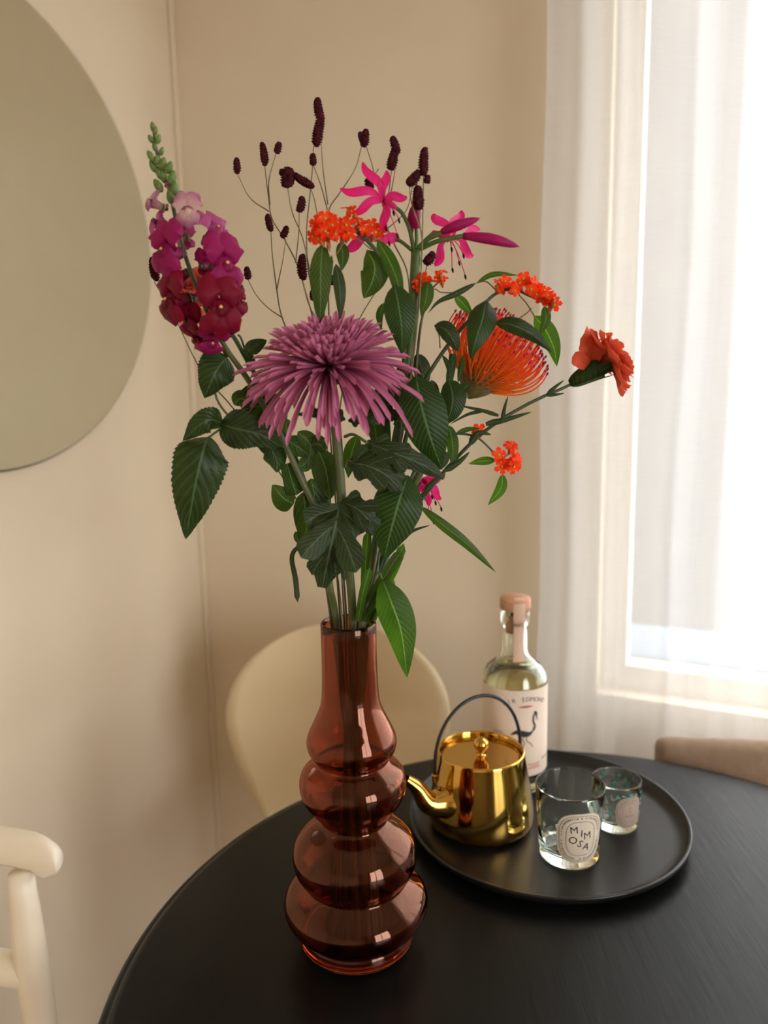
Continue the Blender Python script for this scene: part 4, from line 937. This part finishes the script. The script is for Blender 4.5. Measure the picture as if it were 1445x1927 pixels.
e3 = flower('euphorbia_spray', 'small orange euphorbia spray below the open nerine flower on the right', 'flower', 'orange euphorbia sprays', [(a, b, .0) for a, b in E3], 690, .01, 2., 'stemo', .9)
florets(e3, [(830, 513, 0, 1, .4), (826, 520), (832, 526), (784, 530), (790, 536), (786, 542), (800, 526), (793, 524), (796, 545), (806, 530)], -.004, .95, [(826, 530), (800, 560)])
leaf(e3, [(805, 528, -.01), (802, 560, -.012), (792, 596, -.01)], 24, 'Lmid'); leaf(e3, [(778, 560, .01), (775, 600, .01), (782, 640, .01)], 18, 'Lmid')
tube('twig', wpts([(806, 552, 0), (818, 544, -.003), (830, 550, 0), (852, 551, 0)]), .0007, M['stemr'], e3, 6)
E4 = [(948, 878), (938, 866), (920, 842), (895, 822), (860, 816), (828, 824), (795, 858), (765, 920), (730, 1020), (704, 1100)]
e4 = flower('euphorbia_spray', 'short orange euphorbia sprig at the lower right of the bouquet', 'flower', 'orange euphorbia sprays', [(a, b, .005) for a, b in E4], 694, .014, 1.9, 'stemd', .8)
florets(e4, [(901, 810, 0, 0, 1), (938, 856, .2, .2, 1), (962, 842, .2, .6, .6), (968, 862, .4, .2, 1), (944, 878, 0, 0, 1), (958, 873, 0, -.2, 1), (972, 868, .6, 0, .6), (960, 838, 0, 1, .5), (966, 878, .3, -.4, .8)], .0, 1.15, [(938, 866), (900, 824)])
for L, w_, m_ in [([(932, 866, 0), (905, 868, -.003), (881, 873, 0)], 15, 'Lbright'), ([(946, 892, 0), (942, 920, -.003), (918, 951, 0)], 19, 'Lbright'), ([(858, 816, 0), (880, 808, 0), (905, 806, .0)], 9, 'Lmid'), ([(845, 800, .0), (852, 840, 0), (852, 884, .0)], 22, 'Lmid'), ([(842, 850, .0), (832, 870, 0), (812, 890, .0)], 18, 'Lgrey')]: leaf(e4, L, w_, m_)

# ------------------------------------------------------------------ pincushion
ls = flower('pincushion_flower', 'orange-red pincushion protea with looping styles on the right of the bouquet', stemL=[(884, 733, .035), (862, 758, .02), (835, 800, .005), (800, 870, .01), (760, 950, .015), (722, 1040, .014), (700, 1110, .012)], px=682, dm=-.014, r=4.2, rt=4.4, mat='stemo')
pc = W(889, 730, .035); pa = (W(938, 652, .03) - pc).normalized(); px_ = pa.orthogonal().normalized(); py_ = pa.cross(px_)
v, f, u = lathegeo(smoothprof([(-.012, .004), (-.004, .013), (.006, .0205), (.018, .023), (.03, .017), (.036, 0)], 3), 28); mm = axes(pc, pa)
mk('cone', [mm @ x for x in v], f, M['cone'], ls, u)
NS = 200
for i in range(NS):
    f_ = (i + .5) / NS; ph = i * 2.399963; R_ = px_ * cos(ph) + py_ * sin(ph)
    th = radians(8 + 60 * f_ ** .6); Ln = .066 * rr.uniform(.94, 1.06) * (.86 + .14 * f_)
    p = pc + pa * (.028 - .022 * f_) + R_ * (.006 + .015 * f_ ** .6); dv = (pa * cos(th) + R_ * sin(th)).normalized(); P = [p]
    for k in range(7):
        dv = (dv + (pa * .17 - R_ * .27) * (.05 + k / 6.5) * (.35 + .8 * f_)).normalized(); p = p + dv * Ln / 7; P.append(p)
    v, f, u = tubegeo(cr(P, 2), lambda t: .00095 - .0003 * t, 5); st = mk('style', v, f, M['cushion'], ls, u)
    g_ = budgeo(P[-1] - dv * .001, dv, .0042, .00125, 6); mk('pollen_tip', g_[0], g_[1], M['cushtip'], st)
for i in range(60):
    f_ = (i + .5) / 60; ph = i * 2.4; R_ = px_ * cos(ph) + py_ * sin(ph); th = radians(5 + 62 * f_ ** .6)
    p = pc + pa * (.028 - .02 * f_) + R_ * .018 * f_ ** .6; dv = pa * cos(th) + R_ * sin(th); e_ = p + dv * .024
    blade('ribbon', [p, e_, e_ + dv * .006 + R_ * .004 * (1 if i % 2 else -1), e_ + R_ * .006], .0026, M['cushin'], ls, prof='strap', nrm=R_ + pa * .2, nu=8, nv=3, cup=.4)
for L, w_ in (([(832, 668), (845, 690), (846, 712)], 10), ([(846, 690), (852, 668), (850, 700)], 12), ([(862, 720), (868, 690), (872, 668)], 10), ([(850, 765), (860, 740), (888, 722)], 20), ([(843, 740), (848, 700), (858, 670)], 13), ([(832, 790), (840, 760), (838, 735)], 16)): leaf(ls, [(a, b, -.012) for a, b in L[::-1]] if w_ != 20 else [(a, b, -.012) for a, b in L], w_, 'Lsnap', prof='oval')

# ------------------------------------------------------------------ carnation
ca = flower('carnation', 'single coral carnation facing right at the far right of the bouquet', stemL=[(1098, 712, -.0), (1060, 730, .0), (1025, 745, .0), (985, 765, .0), (935, 795, .0), (880, 840, .005), (810, 918, .01), (752, 1000, .012), (716, 1080, .008)], px=698, dm=.004, r=2.2, rt=1.5, mat='stemd')
cb = W(1072, 722, 0); ctp = W(1132, 688, -.004); cax = (ctp - cb).normalized()
tube('calyx', [cb, cb.lerp(ctp, .22), cb.lerp(ctp, .6), cb.lerp(ctp, .92)], lambda t: .0035 + .0095 * t ** .7, M['Lsnap'], ca, 16)
c1_ = cax.orthogonal().normalized(); c2_ = cax.cross(c1_)
for i in range(5):
    a = i * 2 * pi / 5; R_ = c1_ * cos(a) + c2_ * sin(a); b = ctp - cax * .010 + R_ * .011
    blade('sepal', [b, b + cax * .012 + R_ * .003, b + cax * .022 + R_ * .004], .013, M['Lsnap'], ca, prof='drop', nrm=R_, cup=-.3, nu=6, nv=4)
for i in range(34):
    f_ = i / 33; a = i * 2.4; R_ = c1_ * cos(a) + c2_ * sin(a); th = .12 + 1.25 * f_ ** 1.1; L = .030 + .006 * f_
    b = ctp - cax * .004 + R_ * .005; dv = cax * cos(th) + R_ * sin(th)
    P = [b, b + (cax * .75 + R_ * .35) * L * .4, b + dv * L * .8, b + dv * L * .85 + R_ * .006 * f_ + V((0, 0, .002))]
    blade('petal', P, .026, M['carn'], ca, prof=lambda t: (.25 + .85 * t) * (1 - max(0, (t - .9) / .1) ** 2) ** .5 + .02, nrm=cax - R_ * .3, cup=.15, wav=.075, serr=.22, nu=14, nv=12, seed=i * 2.2)
b = W(1112, 690, -.006)
blade('petal', [b, W(1100, 684, -.012), W(1088, 676, -.014), W(1076, 672, -.012)], .017, M['carn'], ca, prof='spoon', wav=.05, serr=.15, nu=10, nv=6)
for dx, dy in ((0, 0), (14, 6)):
    b = W(1108 + dx, 690, -.004 + dy * .001); blade('petal', [b, W(1112 + dx, 668, -.012), W(1116 + dx, 650 + dy, -.014), W(1122 + dx, 642 + dy, -.004)], .034, M['carn'], ca, prof=lambda t: (.3 + .8 * t) * (1 - max(0, (t - .88) / .12) ** 2) ** .5 + .02, wav=.06, serr=.15, cup=.2, nu=10, nv=8, seed=dx)
for L, w_ in (([(938, 782), (905, 772), (859, 762)], 8), ([(910, 773), (880, 780), (847, 798)], 7), ([(914, 798), (950, 790), (1001, 775)], 12), ([(1030, 742), (1045, 728), (1062, 715)], 8), ([(1030, 744), (1050, 742), (1062, 740)], 7), ([(885, 835), (900, 815), (925, 818)], 14), ([(838, 885), (865, 868), (884, 850)], 14), ([(805, 925), (790, 935), (775, 945)], 8), ([(800, 925), (818, 905), (838, 893)], 13), ([(754, 1020), (775, 1000), (810, 988)], 8), ([(945, 790), (950, 765), (956, 745)], 8)):
    leaf(ca, [(a, b, -.003) for a, b in L], w_, 'Lgrey', prof='needle', fold=-.5, bow=0)
for x, y in ((966, 842), (962, 762)): pass

# ------------------------------------------------------------------ burnets
def burrgeo(c, ax, ln, w_, seed):
    seg = max(9, int(w_ * 2 / .0012)); rows = max(8, int(ln / .0013)); vs = []; fs = []; mm = axes(c - ax * ln / 2, ax); r_ = random.Random(seed)
    bend = r_.uniform(-.08, .08)
    for i in range(rows + 1):
        t = i / rows; rad = w_ * (max(0, 1 - abs(2 * t - 1) ** 3.2) ** .5) * (1 + .06 * sin(6 * t))
        for j in range(seg):
            a = 2 * pi * (j + (i % 2) * .5) / seg; q = rad * (1 + (.28 if (i + j) % 2 else -.16) * r_.uniform(.5, 1.3)) + 1e-5
            vs.append(mm @ V((q * cos(a) + bend * ln * (2 * t - 1) ** 2, q * sin(a), t * ln)))
    for i in range(rows):
        for j in range(seg): k = (j + 1) % seg; fs.append((i * seg + j, i * seg + k, (i + 1) * seg + k, (i + 1) * seg + j))
    return vs, fs
def burnet(label, main, px, heads, twigs, d, dm, r=1.15):
    t = flower('burnet_stem', label, 'flower', 'burgundy burnet stems', [(a, b, d) for a, b in main], px, dm, r, 'stemr', .55, 6)
    for L in twigs: tube('twig', wpts([(a, b) for a, b in L], d), lambda q: .00045 + .0003 * q, M['stemr'], t, 6)
    for i, (x, y, l_, w_, dx, dz) in enumerate(heads):
        hd = V((dx, .1, dz)).normalized(); v, f = burrgeo(W(x, y, d), hd, l_ * S, w_ * S / 2, i + int(x)); mk('flower_head', v, f, M['burg'], t)
    return t
burnet('wispy burnet stem with small dark heads, the farthest left between snapdragon and chrysanthemum', [(506, 405), (510, 440), (512, 475), (520, 540), (530, 595), (556, 660, ), (590, 760), (615, 900), (630, 1040)], 640,
       [(506, 419, 32, 12, -.2, 1), (466, 514, 24, 12, -.1, 1), (536, 437, 24, 12, .5, 1)], [[(466, 525), (482, 555), (505, 580), (530, 597)], [(538, 449), (532, 490), (526, 520), (521, 545)]], .035, .012)
burnet('burnet stem with long dark heads above the left of the chrysanthemum', [(498, 310), (505, 370), (512, 412), (535, 450), (560, 500), (575, 550), (592, 612), (612, 720), (628, 900), (640, 1040)], 648,
       [(497, 290, 42, 13, -.12, 1), (446, 312, 29, 12, .0, 1), (523, 278, 22, 12, .3, 1)], [[(447, 328), (470, 372), (506, 398)], [(519, 290), (506, 340), (508, 385)]], .045, .018)
burnet('burnet stem whose plump head crosses a tilted one, left of the orange cluster', [(541, 352), (550, 400), (570, 450), (585, 520), (600, 608), (618, 740), (632, 900), (643, 1040)], 652,
       [(541, 334, 36, 20, .15, 1), (570, 341, 44, 13, -.85, .55), (532, 325, 14, 11, -.8, .2), (567, 385, 29, 14, .25, 1), (568, 502, 46, 16, 0, 1), (590, 553, 26, 13, .1, 1)], [[(584, 352), (592, 378), (598, 410)], [(563, 400), (562, 440), (556, 495)], [(568, 524), (580, 570), (598, 606)], [(590, 566), (594, 590), (600, 608)]], .02, .002)
burnet('tallest burnet stem with two stacked heads at the top of the bouquet', [(590, 275), (588, 315), (583, 370), (577, 440), (582, 520), (606, 612), (626, 740), (638, 900), (650, 1050)], 660,
       [(599, 245, 56, 17, .22, 1), (599, 206, 42, 15, -.16, 1), (589, 300, 22, 12, 0, 1)], [[(604, 262), (608, 320), (617, 385)], [(590, 312), (604, 350), (616, 395)]], .03, .006)
burnet('burnet stem with a double head above the pink nerine', [(680, 276), (668, 318), (640, 362), (618, 398), (616, 460), (618, 560), (622, 640), (640, 800), (650, 950)], 658,
       [(687, 260, 32, 14, .15, 1), (682, 262, 28, 11, -.4, 1), (625, 527, 18, 20, 0, 1)], [[(690, 278), (700, 310), (708, 345)], [(704, 330), (712, 318)]], .04, .016)
burnet('burnet stem with paired heads just left of the pointed pink buds', [(737, 320), (733, 350), (727, 395), (726, 420), (742, 460), (767, 515), (770, 600), (764, 720), (745, 880), (715, 1020)], 672,
       [(743, 273, 33, 14, -.35, 1), (739, 300, 38, 17, .22, 1), (695, 347, 23, 15, -.2, 1)], [[(747, 290), (740, 340), (730, 390)], [(776, 350), (765, 395), (735, 425), (720, 435)]], .04, .01)
burnet('burnet stem with upright dark heads over the nerine buds at the right', [(797, 326), (796, 380), (795, 440), (792, 520), (786, 600), (774, 700), (755, 830), (720, 980), (700, 1090)], 678,
       [(797, 303, 47, 15, .05, 1), (779, 336, 32, 16, .75, .8), (804, 337, 15, 11, .1, 1), (787, 372, 40, 17, -.08, 1)], [[(770, 348), (774, 380), (790, 430)], [(787, 392), (790, 420), (794, 450)]], -.012, .0)
burnet('short burnet stem with one leaning head under the open nerine at the right', [(803, 500), (797, 530), (788, 570), (778, 640), (770, 720), (752, 850), (724, 990), (702, 1090)], 670, [(809, 487, 27, 16, .7, .8)], [], .0, -.012)
burnet('burnet stem with one head hidden behind the left side of the snapdragon', [(290, 530), (330, 600), (380, 700), (440, 770), (520, 880), (580, 980), (612, 1060)], 628, [(289, 506, 44, 15, -.15, 1)], [], .03, .01)
burnet('thin bare burnet stalks rising beside the chrysanthemum stem', [(735, 512), (700, 560), (668, 620), (650, 700), (628, 860), (622, 960)], 644, [(631, 612, 14, 9, 0, 1)], [[(617, 740), (616, 860), (620, 1000)]], .03, -.006)
